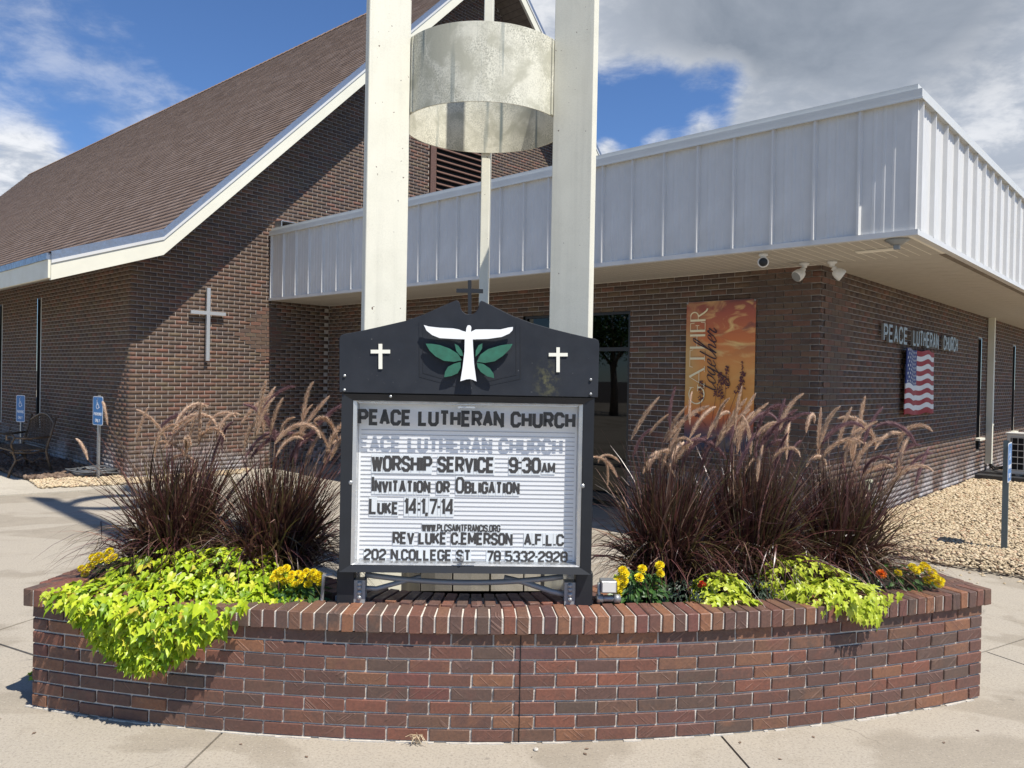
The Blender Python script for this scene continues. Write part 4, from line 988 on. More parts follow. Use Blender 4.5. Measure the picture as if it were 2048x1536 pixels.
LV = [[(697, 540), (745, 541), (800, 550), (870, 575), (930, 612), (960, 660), (905, 672), (830, 665), (770, 633), (725, 590)], [(908, 540), (935, 555), (960, 590), (971, 630), (948, 628), (920, 592)], [(952, 672), (952, 715), (930, 755), (885, 775), (832, 784), (838, 745), (860, 708), (905, 685)],
      [(1330, 542), (1290, 545), (1240, 553), (1150, 580), (1095, 620), (1070, 672), (1130, 680), (1200, 668), (1260, 628), (1310, 578)], [(1110, 538), (1082, 552), (1062, 590), (1060, 635), (1086, 610), (1108, 575)], [(1070, 680), (1115, 687), (1165, 720), (1192, 760), (1195, 790), (1145, 778), (1098, 745), (1075, 712)]]
for p in LV:
    b = plate('emblem_leaf', p, 'green', 0.124, 0.132)
    c = Vector((sum(x for x, _ in SL(p))/len(p), sum(y for _, y in SL(p))/len(p)))
    MB().lathe([(0.006, 0), (0.006, 0.021)], (c.x, -0.104, c.y), 8, (0, -1, 0)).obj('standoff', M['ink'], b)
MB().box((-0.01, -0.129, SP(0, 700)[1]), (0.01, -0.1041, SP(0, 680)[1])).obj('standoff', M['ink'], sign)
for cx, yt, yb, b0, b1, x0, x1, wv in ((363, 540, 724, 583, 610, 292, 434, 13.5), (1663, 566, 747, 607, 632, 1595, 1733, 12.5)):
    plate('cream_cross', [(cx-wv, yt), (cx+wv, yt), (cx+wv, b0), (x1, b0), (x1, b1), (cx+wv, b1), (cx+wv, yb), (cx-wv, yb), (cx-wv, b1), (x0, b1), (x0, b0), (cx-wv, b0)], 'cream', 0.1045, 0.110)
plate('peak_cross', [(1003, 72), (1029, 72), (1029, 135), (1115, 138), (1115, 166), (1029, 164), (1029, 330), (1003, 330), (1003, 163), (918, 161), (918, 134), (1003, 134)], 'black', 0.070, 0.092)
for px in ([(645, 380), (648, 780), (985, 872)], [(672, 372), (674, 752), (985, 842)], [(1085, 858), (1388, 795), (1388, 395)], [(1085, 828), (1358, 765), (1356, 392)]):
    mb = MB(); stroke_poly(mb, SL(px), 0.0035, M3s, 0.1035, 0.1052); mb.obj('shield_line', M['black'], sign)
mb = MB()
for (x, y) in ((100, 773), (98, 878), (1902, 802), (1902, 907), (437, 925)):
    X, Z = SL([(x, y)])[0]; MB().lathe([(0.007, 0), (0.007, 0.006), (0.003, 0.009)], (X, -0.104, Z), 10, (0, -1, 0)).obj('header_bolt', M['galv'], sign)
# legs, brackets, conduit
for sx, xx in ((-1, (SP(671, 1190, D0-.045)[0], SP(705, 1190, D0-.045)[0])), (1, (SP(1151, 1190, D0-.045)[0], SP(1185, 1190, D0-.045)[0]))):
    p = MB(); p.box((xx[0], -0.045, -0.07), (xx[1], 0.045, bz0+0.0)); me = bevelled(p.mesh('leg', M['black']), 0.003); lg = link('leg', me, sign)
    p = MB(); c_ = (xx[0] if sx > 0 else xx[1]); e_ = c_-sx*0.055
    p.box((min(c_, e_), -0.035, 0.02), (max(c_, e_), 0.03, 0.135)); q = MB(); p.obj('bracket', M['pipe'], lg)
    for zz_ in (0.05, 0.075, 0.1, 0.12): q.lathe([(0.012, 0), (0.012, 0.01), (0.006, 0.014)], (c_-sx*0.028, -0.0355, zz_), 8, (0, -1, 0))
    q.obj('bracket_bolt', M['galv'], lg)
def arcpts(a, b, sag, k=14): return [Vector(a).lerp(Vector(b), i/k)+Vector((0, 0, -sag*4*(i/k)*(1-i/k))) for i in range(k+1)]
mb = MB(); mb.tube(arcpts((-0.50, 0.02, 0.15), (0.50, 0.02, 0.15), 0.035), 0.014, 8); mb.tube([(-0.535, 0.0, 0.09), (-0.44, 0.0, 0.085), (-0.30, 0.02, 0.12), (-0.22, 0.03, 0.14)], 0.012, 8)
mb.tube([(0.53, 0.0, 0.06), (0.44, 0.0, 0.08), (0.30, 0.02, 0.12), (0.20, 0.03, 0.14)], 0.014, 8); mb.obj('conduit', M['pipe'], sign, smooth=True)
mb = MB(); mb.box((0.685, -0.045, 0.085), (0.765, 0.03, 0.145)); me = bevelled(mb.mesh('junction_box', M['galv']), 0.004); jb = link('junction_box', me, sign)
MB().box((0.692, -0.0485, 0.092), (0.758, -0.0455, 0.137)).obj('junction_lid', M['ac'], jb)
mb = MB(); mb.tube([(0.668, -0.01, 0.05), (0.79, -0.01, 0.05)], 0.016, 10); mb.tube([(0.668, -0.01, 0.05), (0.70, -0.01, 0.05)], 0.022, 8); mb.tube([(0.755, -0.01, 0.05), (0.785, -0.01, 0.05)], 0.022, 10); mb.tube([(0.68, -0.01, 0.13), (0.68, -0.01, 0.0)], 0.01, 8); mb.obj('conduit_fitting', M['galv'], sign, smooth=True)
mb = MB(); mb.tube([(-0.655, -0.01, 0.16), (-0.70, -0.01, 0.15), (-0.71, -0.005, 0.02), (-0.70, 0, -0.03)], 0.010, 8); mb.obj('side_conduit', M['pipe'], sign, smooth=True)

# ================================================================== THINGS ON THE WALLS
def Bv(u, v, z=0): return B(u, v, z)
RZ_V = TH+pi/2            # local +X along building +v
# gable cross, on the gable wall (faces -v): local frame X=u, Y=v
cx = empty('wall_cross', B(6.013, VG-0.01, 1.92), TH, 'tall silver metal cross on the sunlit brick gable wall', 'cross')
mb = MB(); mb.box((-0.03, -0.085, 0.0), (0.03, -0.035, 1.225)); me = bevelled(mb.mesh('upright', M['crossmetal']), 0.002); link('upright', me, cx)
mb = MB(); mb.box((-0.30, -0.084, 0.775), (-0.0301, -0.036, 0.832)); mb.box((0.0301, -0.084, 0.775), (0.305, -0.036, 0.832)); mb.obj('crossbar', M['crossmetal'], cx)
mb = MB()
for z in (0.2, 0.8, 1.1): mb.box((-0.008, -0.035, z), (0.008, 0.0, z+0.016))
mb.obj('standoff', M['crossmetal'], cx)
# letters on side wall
lt = empty('wall_lettering', B(10.39, OV-0.008, 2.29), TH, 'raised metal letters reading PEACE LUTHERAN CHURCH high on the side wall', 'lettering')
x = 0
def letters(word, x0, x1):
    # one object per letter
    adv = 0; items = []
    for ch in word:
        w_ = GL[ch][0]; items.append((ch, adv)); adv += max(w_, 0.1)+1.0+1.2
    adv -= 1.2; fx = (x1-x0)/adv
    for ch, a in items:
        mb = MB(); w_, st = GL[ch]
        for e, path in enumerate(st):
            cl = path[-1] == 'c'; q = [(x0+(a+0.5+p[0])*fx, 0.018+p[1]*0.196/6) for p in path if p != 'c']
            stroke_poly(mb, q, 0.036, lambda X, Z, d: (X, -d, Z), 0.03, 0.062+e*0.0003, cl)
        mb.box((x0+(a+0.4)*fx, -0.03, 0.1), (x0+(a+0.6)*fx, 0.0, 0.11)); mb.obj('letter', M['silverletter'], lt)
letters('PEACE', 0.0, 1.02); letters('LUTHERAN', 1.30, 2.62); letters('CHURCH', 2.92, 3.79)
# metal flag
fl = empty('metal_flag', B(11.33, OV-0.03, 1.325), TH, 'wavy metal stars and stripes flag panel mounted below the wall letters', 'flag')
FWid, FH = 1.49, 0.91; NX, NZ = 60, 13
def flag_surf(x, z):
    ph = x/FWid*2*pi*1.55; return 0.045+0.02*sin(ph+z*1.2), 0.018*sin(ph*1.0+0.9)+0.010*sin(ph*2.1)
M['fred'] = simple('flag_red', (0.33, 0.010, 0.014), 0.6, nscale=6, namt=0.06); M['fwhite'] = simple('flag_white', (0.72, 0.72, 0.69), 0.42, nscale=6, namt=0.04); M['fblue'] = simple('flag_blue', (0.014, 0.03, 0.17), 0.6)
def flag_piece(name, xa, xb, za, zb, mat, nx, nz=2, off=0.0):
    vs = []; fs = []
    for i in range(nx+1):
        for j in range(nz+1):
            x = xa+(xb-xa)*i/nx; z = za+(zb-za)*j/nz; d, dz = flag_surf(x, z); edge = 1.0 if 0.001 < z < FH-0.001 else 0.6
            vs.append((x, -d-off, z+dz*edge))
    for i in range(nx):
        for j in range(nz): p = i*(nz+1)+j; fs.append((p, p+nz+1, p+nz+2, p+1))
    k = len(vs); vs += [(a, b+0.012, c) for a, b, c in vs]; fs += [tuple(x+k for x in f[::-1]) for f in fs[:nx*nz]]
    ed = [(i*(nz+1), (i+1)*(nz+1)) for i in range(nx)]; fs += [(a, k+a, k+b, b) for a, b in ed]; fs += [(b+nz, k+b+nz, k+a+nz, a+nz) for a, b in ed]
    fs += [(j, j+1, k+j+1, k+j) for j in range(nz)]
    MBx = MB(); MBx.add(vs, fs); return MBx.obj(name, M[mat], fl, smooth=False)
SH = FH/13; CW = 0.60
for i in range(13):
    za, zb = i*SH, (i+1)*SH; top = i >= 6
    flag_piece('stripe', CW if top else 0, FWid, za+0.0004, zb-0.0004, 'fred' if i % 2 == 0 else 'fwhite', 36 if top else 60)
flag_piece('canton', 0, CW-0.001, 6*SH+0.0006, FH, 'fblue', 26, 7)
mb = MB()
for r_ in range(9):
    for c in range(6 if r_ % 2 == 0 else 5):
        x = 0.05+(c+(0.5 if r_ % 2 else 0))*0.098; z = 6*SH+0.027+r_*0.054; d, dz = flag_surf(x, z)
        P = []
        for k in range(10):
            rr = 0.026 if k % 2 == 0 else 0.011; a = pi/2+k*pi/5; X = x+rr*1.15*cos(a); Z = z+rr*sin(a); dd, dz2 = flag_surf(X, Z); P.append((X, -dd-0.004, Z+dz2))
        cc = (x, -d-0.004, z+dz); P.append(cc); mb.add(P, [(k, (k+1) % 10, 10) for k in range(10)])
mb.obj('star', M['fwhite'], fl, kind='stuff')
mb = MB(); mb.box((0.2, -0.03, 0.2), (0.23, 0.02, 0.7)); mb.box((1.2, -0.03, 0.2), (1.23, 0.02, 0.7)); mb.obj('hanger', M['galv'], fl)

# banner
bn = empty('wall_banner', B(OU-0.012, 4.83, 0.90), TH-pi/2, 'orange sunset sky banner reading GATHER together on the brick front wall', 'banner')
BW, BH = 0.90, 1.805
def banner_mat():
    m, n = newmat('banner_print'); oc = n.node('ShaderNodeTexCoord').outputs['Object']; sp = n.node('ShaderNodeSeparateXYZ', {0: oc}); X, Z = sp.outputs[0], sp.outputs[2]
    c = n.ramp(n.math('DIVIDE', Z, BH), [(0.0, (0.012, 0.022, 0.06)), (0.09, (0.02, 0.03, 0.075)), (0.15, (0.22, 0.07, 0.06)), (0.23, (0.62, 0.15, 0.035)), (0.34, (0.72, 0.30, 0.055)), (0.55, (0.76, 0.33, 0.08)), (0.75, (0.66, 0.19, 0.05)), (0.92, (0.42, 0.10, 0.055)), (1.0, (0.24, 0.065, 0.045))])
    rot = n.mapping(oc, (0.2, 0, 0.1), (0, 0.55, 0), (1.6, 1, 4.2)); cl = n.noise(rot, 1.35, 5, 0.55, 1.1)
    up_ = n.rng(Z, 0.75, 1.2, 0.15, 1); rt_ = n.rng(X, 0.1, 0.6, 0.25, 1)
    c = n.mix(n.math('MULTIPLY', n.rng(cl, 0.52, 0.66), n.math('MULTIPLY', up_, rt_)), c, (0.85, 0.55, 0.2))
    cl2 = n.noise(n.mapping(oc, (5.2, 0, 3.1), (0, 0.5, 0), (1.5, 1, 3.6)), 1.5, 4, 0.5, 0.8)
    dk = n.math('MULTIPLY', n.rng(cl2, 0.50, 0.62), n.math('MULTIPLY', n.rng(Z, 1.1, 1.65), n.rng(X, 0.2, 0.7)))
    c = n.mix(n.math('MULTIPLY', dk, 0.85), c, (0.065, 0.045, 0.055))
    lf = n.math('MULTIPLY', n.rng(X, 0.22, 0.04), n.math('MULTIPLY', n.rng(Z, 0.5, 0.8), n.rng(Z, 1.7, 1.35)))
    c = n.mix(n.math('MULTIPLY', lf, 0.55), c, (0.55, 0.42, 0.16))
    finish(n, n.node('ShaderNodeBsdfPrincipled', {'Base Color': c, 'Roughness': 0.5})); return m
vs = []; fs = []; nx, nz = 16, 32
for i in range(nx+1):
    for j in range(nz+1):
        x, z = BW*i/nx, BH*j/nz; d = 0.012+0.004*sin(x*7+z*2)+0.003*sin(z*5)+0.006*(1-abs(2*x/BW-1))*0.5; vs.append((x, -d, z))
for i in range(nx):
    for j in range(nz): p = i*(nz+1)+j; fs.append((p, p+nz+1, p+nz+2, p+1))
mb = MB(); mb.add(vs, fs); ban = mb.obj('cloth', banner_mat(), bn, smooth=True)
def BM(px, pz, d): return (px, -d, pz)
def bpt(u, v):  # banner detail crop reading (1536 px = 170 px square) -> banner metres
    X = (1360+u/9.035); Y = (590+v/9.035); t = (X-1376+ (Y-604)*0.022)/138.0
    return (t*BW, BH-(Y-604+t*3.5)/302.0*BH)
M['bink'] = simple('banner_ink', (0.03, 0.012, 0.02), 0.5); M['bcream'] = simple('banner_cream', (0.92, 0.80, 0.50), 0.5); M['bweed'] = simple('banner_weed_print', (0.11, 0.025, 0.025), 0.5)
mb = MB(); e = 0
def bs(pts, w, wf=None):
    global e
    e += 1; stroke_poly(mb, pts, w, BM, 0.0235, 0.0245+(e % 5)*0.0002, False, wf)
# GATHER reads upward: local letter x runs up the banner, letter y runs to the left
def gl(cx0, cx1, strokes):   # cx along the banner height (bottom->top), strokes in unit square
    for st, w in strokes:
        q = []
        for (a, b) in st: X = 0.265-b*0.205; Z = cx0+(cx1-cx0)*a; q.append((X, Z))
        bs(q, w)
TK, TN = 0.026, 0.007
def circ(cx_, cy_, rx, ry, a0_, a1_, k=16): return [(cx_+rx*cos(radians(a0_+(a1_-a0_)*i/k)), cy_+ry*sin(radians(a0_+(a1_-a0_)*i/k))) for i in range(k+1)]
g0 = 0.60
gl(0.555, 0.80, [(circ(.5, .5, .46, .5, 42, 180), .012), (circ(.5, .5, .46, .5, 180, 318), .016), ([(.85, .14), (.85, .42)], TK*.7), ([(.66, .43), (1.0, .43)], TN), ([(.84, .98), (.84, .70)], TN)])
gl(0.78, 1.0, [([(.02, 0), (.5, 1)], TN), ([(.5, 1), (.97, 0)], TK), ([(.2, .36), (.78, .36)], TN), ([(-.1, 0.01), (.16, 0.01)], TN), ([(.78, 0.01), (1.1, 0.01)], TN)])
gl(1.015, 1.215, [([(.5, 0), (.5, .98)], TK), ([(0, .98), (1, .98)], TN), ([(.01, .98), (-.03, .78)], TN), ([(.99, .98), (1.03, .78)], TN), ([(.35, 0.01), (.65, 0.01)], TN)])
gl(1.225, 1.42, [([(.12, 0), (.12, 1)], TK), ([(.88, 0), (.88, 1)], TK), ([(.18, .54), (.82, .54)], TN)])
gl(1.435, 1.545, [([(.15, 0), (.15, 1)], TK), ([(.2, .98), (1, .98)], TN), ([(.2, .02), (1.05, .02)], TN), ([(.99, .98), (1.03, .72)], TN), ([(1.04, .02), (1.1, .30)], TN), ([(.2, .53), (.75, .53)], TN), ([(.74, .65), (.74, .4)], TN)])
gl(1.565, 1.70, [([(.1, 0), (.1, 1)], TK), ([(.1, .98), (.5, .98)], TN), (circ(.5, .73, .34, .25, 90, -90), .014), ([(.5, .48), (.15, .48)], TN), ([(.45, .48), (.75, .12), (.95, -.06), (1.15, -.12)], .02)])
mb.obj('gather_lettering', M['bcream'], bn)
# together: script running upward, traced as brush strokes in letter space
mb = MB()
def sc(pts, w0=0.010):
    # smooth the points and vary the width like a brush
    P = [Vector(p) for p in pts]; out = []
    for i in range(len(P)-1):
        p0, p1, p2, p3 = P[max(i-1, 0)], P[i], P[i+1], P[min(i+2, len(P)-1)]
        for j in range(5):
            t = j/5; out.append(0.5*((2*p1)+(-p0+p2)*t+(2*p0-5*p1+4*p2-p3)*t*t+(-p0+3*p1-3*p2+p3)*t**3))
    out.append(P[-1]); q = []
    for p in out: q.append((0.415-p.y*0.115+(p.x*0.0), 0.70+p.x*0.105-0.0*p.y))
    dirs = [(out[min(i+1, len(out)-1)]-out[max(i-1, 0)]).normalized() for i in range(len(out))]
    bs(q, w0, lambda i: w0*(0.45+1.25*abs(dirs[i].y)**1.5))
SLN = 0.45
def T(x, y): return (x+SLN*y, y)
sc([T(.35, 1.9), T(.28, .9), T(.3, .2), T(.55, 0), T(.9, .35)]); sc([T(-.05, 1.15), T(.75, 1.2)], .006)
sc([T(1.45, 1.0), T(1.1, .8), T(1.0, .3), T(1.25, 0), T(1.6, .3), T(1.7, .8), T(1.45, 1.0), T(1.9, .85)])
sc([T(2.5, .9), T(2.15, .9), T(1.95, .4), T(2.15, .05), T(2.45, .4), T(2.6, 1.0)]); sc([T(2.6, 1.0), T(2.45, -.3), T(2.2, -1.3), T(1.75, -1.6), T(1.5, -1.2), T(2.2, -.5), T(3.0, .2)])
sc([T(3.0, .45), T(3.4, .65), T(3.45, .95), T(3.15, .95), T(2.95, .45), T(3.15, .02), T(3.6, .35)])
sc([T(3.95, 1.9), T(3.85, .9), T(3.85, .2), T(4.1, 0), T(4.5, .5)]); sc([T(3.5, 1.2), T(4.35, 1.3)], .006)
sc([T(4.5, .5), T(4.95, 1.9), T(5.1, 2.6), T(4.8, 2.6), T(4.65, 1.5), T(4.6, 0)]); sc([T(4.6, 0), T(4.8, .75), T(5.1, .95), T(5.2, .6), T(5.15, .1), T(5.4, .1), T(5.75, .45)])
sc([T(5.75, .45), T(6.15, .65), T(6.2, .95), T(5.9, .95), T(5.7, .45), T(5.9, .02), T(6.35, .35)]); sc([T(6.35, .35), T(6.6, 1.05), T(6.75, .85), T(7.0, .85), T(6.85, .3), T(7.0, .0), T(7.3, .35)])
mb.obj('together_lettering', M['bink'], bn)
mb = MB(); rr_ = random.Random(4)
for (x0, z0, x1, z1) in ((0.215, 0.28, 0.225, 0.85), (0.36, 0.25, 0.47, 0.95), (0.46, 0.25, 0.50, 0.90), (0.52, 0.30, 0.56, 1.03), (0.55, 0.35, 0.78, 0.95), (0.76, 0.28, 0.75, 1.08), (0.3, 0.3, 0.12, 0.48)):
    bs([(x0, z0), ((x0+x1)/2, (z0+z1)/2+0.01), (x1, z1)], 0.004)
    for i in range(60):
        t = 1-0.42*rr_.random(); px = x0+(x1-x0)*t; pz = z0+(z1-z0)*t; w = 0.026*(1.25-t)*2+0.006; a = rr_.uniform(-w, w); h = rr_.uniform(0.004, 0.012)
        e += 1; mb.add([BM(px+a, pz-h, .0247+e % 7*.0002), BM(px+a+h*1.2, pz, .0247+e % 7*.0002), BM(px+a, pz+h, .0247+e % 7*.0002), BM(px+a-h, pz, .0247+e % 7*.0002)], [(0, 1, 2, 3)])
mb.obj('printed_weeds', M['bweed'], bn)
mb = MB()
for x, z in ((0.012, BH-0.012), (BW-0.012, BH-0.012), (0.012, 0.012), (BW-0.012, 0.012)): mb.lathe([(0.012, 0), (0.012, 0.006), (0.005, 0.012)], (x, -0.014, z), 10, (0, -1, 0))
mb.obj('grommet', M['galv'], bn)

# security camera + floodlights + soffit lamp
def put(name, u, v, z, label, cat, group=None, rz=None): return empty(name, B(u, v, z), TH if rz is None else rz, label, cat, group)
cm = put('security_camera', 7.33, 3.36, SOF-0.002, 'white round security camera with a black lens under the front canopy', 'camera')
MB().lathe([(0.045, 0), (0.045, -0.02), (0.03, -0.03), (0.02, -0.045)], k=20).obj('mount', M['plastic_w'], cm, smooth=True)
tocam = (Vector((0, 0, H))-B(7.33, 3.36, SOF-0.09)); tocam = Matrix.Rotation(-TH, 3, 'Z') @ tocam.normalized(); tc_ = Vector(tocam)
MB().lathe([(0.02, -0.06), (0.05, -0.045), (0.056, 0.0), (0.052, 0.035), (0.045, 0.045)], (0, 0, -0.085), 24, tc_).obj('body', M['plastic_w'], cm, smooth=True)
MB().lathe([(0.043, 0.0), (0.043, 0.0465), (0.03, 0.052)], (0, 0, -0.085), 24, tc_).obj('lens', M['ink2'], cm, smooth=True)
def flood(u, v, dirl, label):
    f = put('floodlight', u, v, SOF-0.002, label, 'light', 'white floodlights at the canopy corner')
    MB().lathe([(0.05, 0), (0.05, -0.02), (0.028, -0.03), (0.028, -0.055)], k=18).obj('mount', M['plastic_w'], f, smooth=True)
    MB().lathe([(0.022, 0), (0.03, 0.03), (0.02, 0.06)], (0, 0, -0.07), 14, (dirl[0], dirl[1], -0.3)).obj('knuckle', M['plastic_w'], f, smooth=True)
    d = Vector(dirl).normalized(); h = MB().lathe([(0.030, -0.01), (0.048, 0.01), (0.060, 0.045), (0.064, 0.085), (0.058, 0.10)], Vector((0, 0, -0.085))+d*0.03, 20, d).obj('lamp_head', M['plastic_w'], f, smooth=True)
    MB().lathe([(0.054, 0.06), (0.054, 0.1015)], Vector((0, 0, -0.085))+d*0.03, 20, d).obj('lens', M['plastic_g'], h)
flood(8.14, 3.27, (-0.75, 0.35, -0.55), 'white floodlight left of the brick corner, aimed down toward the entrance')
flood(8.20, 3.00, (0.35, -0.72, -0.55), 'white floodlight right of the brick corner, aimed down to the side wall')
lp = put('soffit_lamp', 7.30, 2.11, SOF-0.002, 'small grey lamp hanging from the soffit near the canopy corner', 'light')
MB().lathe([(0.10, 0), (0.10, -0.010), (0.062, -0.030), (0.05, -0.045)], k=24).obj('housing', M['plastic_g'], lp, smooth=True)
MB().box((-0.022, -0.022, -0.085), (0.022, 0.022, -0.0451)).obj('lens', M['plastic_g'], lp)
vt = put('soffit_vent', 7.75, 2.42, SOF-0.003, 'thin cream strip patch on the canopy soffit above the floodlights', 'vent')
MB().box((-0.05, -0.18, -0.012), (0.05, 0.18, 0.0)).obj('cover', M['soffit_gap'], vt)

# wall outlet box
ob = put('outlet_box', 10.05, OV-0.011, 0.40, 'small beige weatherproof outlet box low on the sunlit side wall', 'box')
bm_ = MB(); bm_.box((-0.075, -0.055, 0), (0.075, 0, 0.15)); me = bevelled(bm_.mesh('housing', simple('box_beige', (0.50, 0.50, 0.36), 0.5)), 0.012, 2); link('housing', me, ob)
MB().box((-0.05, -0.0575, 0.03), (0.05, -0.0551, 0.12)).obj('opening', M['dark'], ob)

# air conditioner
ac = put('air_conditioner', 15.95, 2.72, 0.075, 'beige outdoor air conditioner unit at the right edge beside the downspout', 'air conditioner')
MB().box((-0.30, -1.0, 0.0), (0.95, 0.42, 0.09)).obj('pad', M['rubber'], ac)
bm_ = MB(); bm_.box((0, -0.92, 0.13), (0.36, 0.0, 0.83)); link('body', bevelled(bm_.mesh('body', M['ac']), 0.01), ac)
MB().box((-0.0035, -0.82, 0.19), (-0.0005, -0.06, 0.78)).obj('fan_opening', M['dark'], ac)
gr = MB()
for i in range(6): gr.box((-0.012, -0.82, 0.195+i*0.114), (-0.0045, -0.06, 0.207+i*0.114))
for i in range(9): gr.box((-0.010, -0.085-i*0.09, 0.195), (-0.0040, -0.077-i*0.09, 0.775))
gr.obj('grille', M['ac'], ac)
MB().box((-0.02, -0.94, 0.83), (0.38, 0.02, 0.85)).obj('lid', M['ac'], ac)
for y in (-0.8, -0.2): MB().box((0.02, y, 0.0901), (0.34, y+0.06, 0.13)).obj('foot', M['galv'], ac)
ln_ = MB(); ln_.tube([(0.9, 0.40, 0.26), (0.86, 0.36, 0.16), (0.7, 0.28, 0.14), (0.45, 0.12, 0.2), (0.37, -0.05, 0.25)], 0.022, 8); ln_.tube([(0.93, 0.42, 0.26), (0.9, 0.40, 0.14), (0.75, 0.33, 0.11), (0.5, 0.2, 0.15), (0.38, -0.1, 0.18)], 0.014, 8); ln_.tube([(0.95, 0.44, 0.3), (0.95, 0.42, 0.1)], 0.012, 6)
ln_.obj('refrigerant_line', M['rubber'], ac, smooth=True)

# ---- parking signs
def wheelchair(mb, cx_, cz_, s, d):
    M3_ = lambda X, Z, dd: (X, -dd, Z)
    def st(p, w=0.10): stroke_poly(mb, [(cx_+x*s, cz_+z*s) for x, z in p], w*s, M3_, d, d+0.0012+len(mb.v)*1e-7)
    st([(0.02+0.34*cos(radians(a)), -0.22+0.34*sin(radians(a))) for a in range(120, 391, 15)], 0.09); st([(-0.12, 0.52), (-0.08, 0.05), (0.26, 0.05), (0.42, -0.38), (0.55, -0.34)]); st([(-0.1, 0.27), (0.2, 0.27)])
    mb.add([(cx_+(-0.12+0.09*cos(a*pi/4))*s, -d-0.0014, cz_+(0.66+0.09*sin(a*pi/4))*s) for a in range(8)], [tuple(range(8))])
def parking_sign(p, rz, z0, z1, w, label, pm='galv', pd=0.032):
    s = empty('parking_sign', (p[0], p[1], p[2]), rz, label, 'sign', 'blue accessible parking signs')
    ps = MB(); ps.box((-0.022, 0.002, 0), (0.022, 0.006, z1)); ps.box((-0.022, 0.0065, 0), (-0.018, pd, z1+0.02)); ps.box((0.018, 0.0065, 0), (0.022, pd, z1+0.02)); ps.obj('post', M[pm], s)
    r_ = 0.03; pl = []
    for cx_, cz_, a0_ in ((w/2-r_, z1-r_, 0), (-w/2+r_, z1-r_, 90), (-w/2+r_, z0+r_, 180), (w/2-r_, z0+r_, 270)):
        pl += [(cx_+r_*cos(radians(a0_+i*30)), cz_+r_*sin(radians(a0_+i*30))) for i in range(4)]
    def sc_(k): return [(x*k if True else x, (z-(z0+z1)/2)*(1-(1-k)*w/(z1-z0))+(z0+z1)/2) for x, z in pl]
    a = MB(); a.prism(pl, (0, 0, 0), (1, 0, 0), (0, 0, 1), (0, -1, 0), 0, 0.002); plate_ = a.obj('plate', M['signwhite'], s)
    b = MB(); b.prism(sc_(0.93), (0, 0, 0), (1, 0, 0), (0, 0, 1), (0, -1, 0), 0.0021, 0.0028); b.obj('blue_field', M['blue'], plate_)
    sym = MB(); hh = z1-z0; wheelchair(sym, -0.01, z0+hh*0.70, hh*0.24, 0.003)
    text_mesh(sym, 'PARKING', -w*0.38, w*0.38, z0+hh*0.33, z0+hh*0.44, lambda X, Z, d: (X, -d, Z), 0.003, 0.0042, 0.16)
    text_mesh(sym, 'ONLY', -w*0.24, w*0.24, z0+hh*0.11, z0+hh*0.22, lambda X, Z, d: (X, -d, Z), 0.003, 0.0042, 0.16)
    sym.obj('symbol', M['signwhite'], plate_)
    bo = MB()
    for z in (z0+0.04, z1-0.04): bo.lathe([(0.008, 0), (0.008, 0.005)], (0, -0.0029, z), 8, (0, -1, 0))
    bo.obj('bolt', M['galv'], plate_)
parking_sign((-6.47, 11.98, 0.03), radians(-33), 0.84, 1.29, 0.29, 'blue accessible parking sign on a silver post by the coiled hose')
parking_sign((-9.20, 14.35, 0.03), radians(-29), 0.70, 1.20, 0.29, 'blue accessible parking sign behind the ornate bench')
sg = B(9.235, 1.586, GB)
M['postgreen'] = simple('post_green_grey', (0.12, 0.15, 0.155), 0.5, 0.3)
parking_sign((5.085, 7.80, GB), radians(51.0), 0.70, 1.10, 0.29, 'accessible parking sign seen edge-on standing in the pebbles at right', 'postgreen', 0.055)

# ---- bench
be = empty('garden_bench', B(3.50, 13.9, 0.018), TH, 'ornate brown iron garden bench with lattice back by the nave wall', 'bench')
for y in (0.0, 1.25):
    m_ = MB(); m_.tube([(0.0, y, 0), (0.03, y, 0.12), (0.10, y, 0.26), (0.06, y, 0.40), (0.02, y, 0.44)], [0.022, 0.02, 0.018, 0.02, 0.018], 8); m_.tube([(0.62, y, 0), (0.56, y, 0.2), (0.52, y, 0.40), (0.60, y, 0.70), (0.66, y, 0.93)], 0.02, 8); m_.tube([(0.02, y, 0.40), (0.3, y, 0.37), (0.53, y, 0.40)], 0.016, 8)
    m_.tube([(0.06, y, 0.42), (0.03, y, 0.52), (0.08, y, 0.62), (0.04, y, 0.68), (-0.03, y, 0.66), (-0.03, y, 0.60), (0.02, y, 0.60)], 0.016, 8); m_.tube([(0.08, y, 0.62), (0.3, y, 0.60), (0.57, y, 0.62)], 0.018, 8)
    m_.tube([(0.10, y, 0.26), (0.22, y, 0.30), (0.32, y, 0.22), (0.42, y, 0.28), (0.54, y, 0.22)], 0.012, 6); m_.obj('end_frame', M['rust'], be, smooth=True)
for i in range(6): MB().box((0.05+i*0.082, 0.012, 0.405), (0.115+i*0.082, 1.238, 0.425)).obj('seat_slat', M['rust'], be)
bk_ = MB(); ax0, ax1 = Vector((0.545, 0, 0.46)), Vector((0.665, 0, 0.93))
def bp(y, t): # back plane with arched top
    top = 0.78+0.30*sin(pi*y/1.25); return ax0.lerp(ax1, t*top)+Vector((0, y, 0))
bk_.tube([bp(i*1.25/16, 1.0) for i in range(17)], 0.018, 8); bk_.tube([bp(i*1.25/8, 0.0) for i in range(9)], 0.015, 6)
for i in range(-6, 20):
    for sgn in (1, -1):
        pts = []
        for k in range(7):
            t = k/6; y = i*0.085+(t*0.5 if sgn > 0 else -t*0.5+0.2)
            if 0 < y < 1.25: pts.append(bp(y, t))
        if len(pts) > 1: bk_.tube(pts, 0.007, 4, False)
bk_.obj('lattice_back', M['rust'], be)
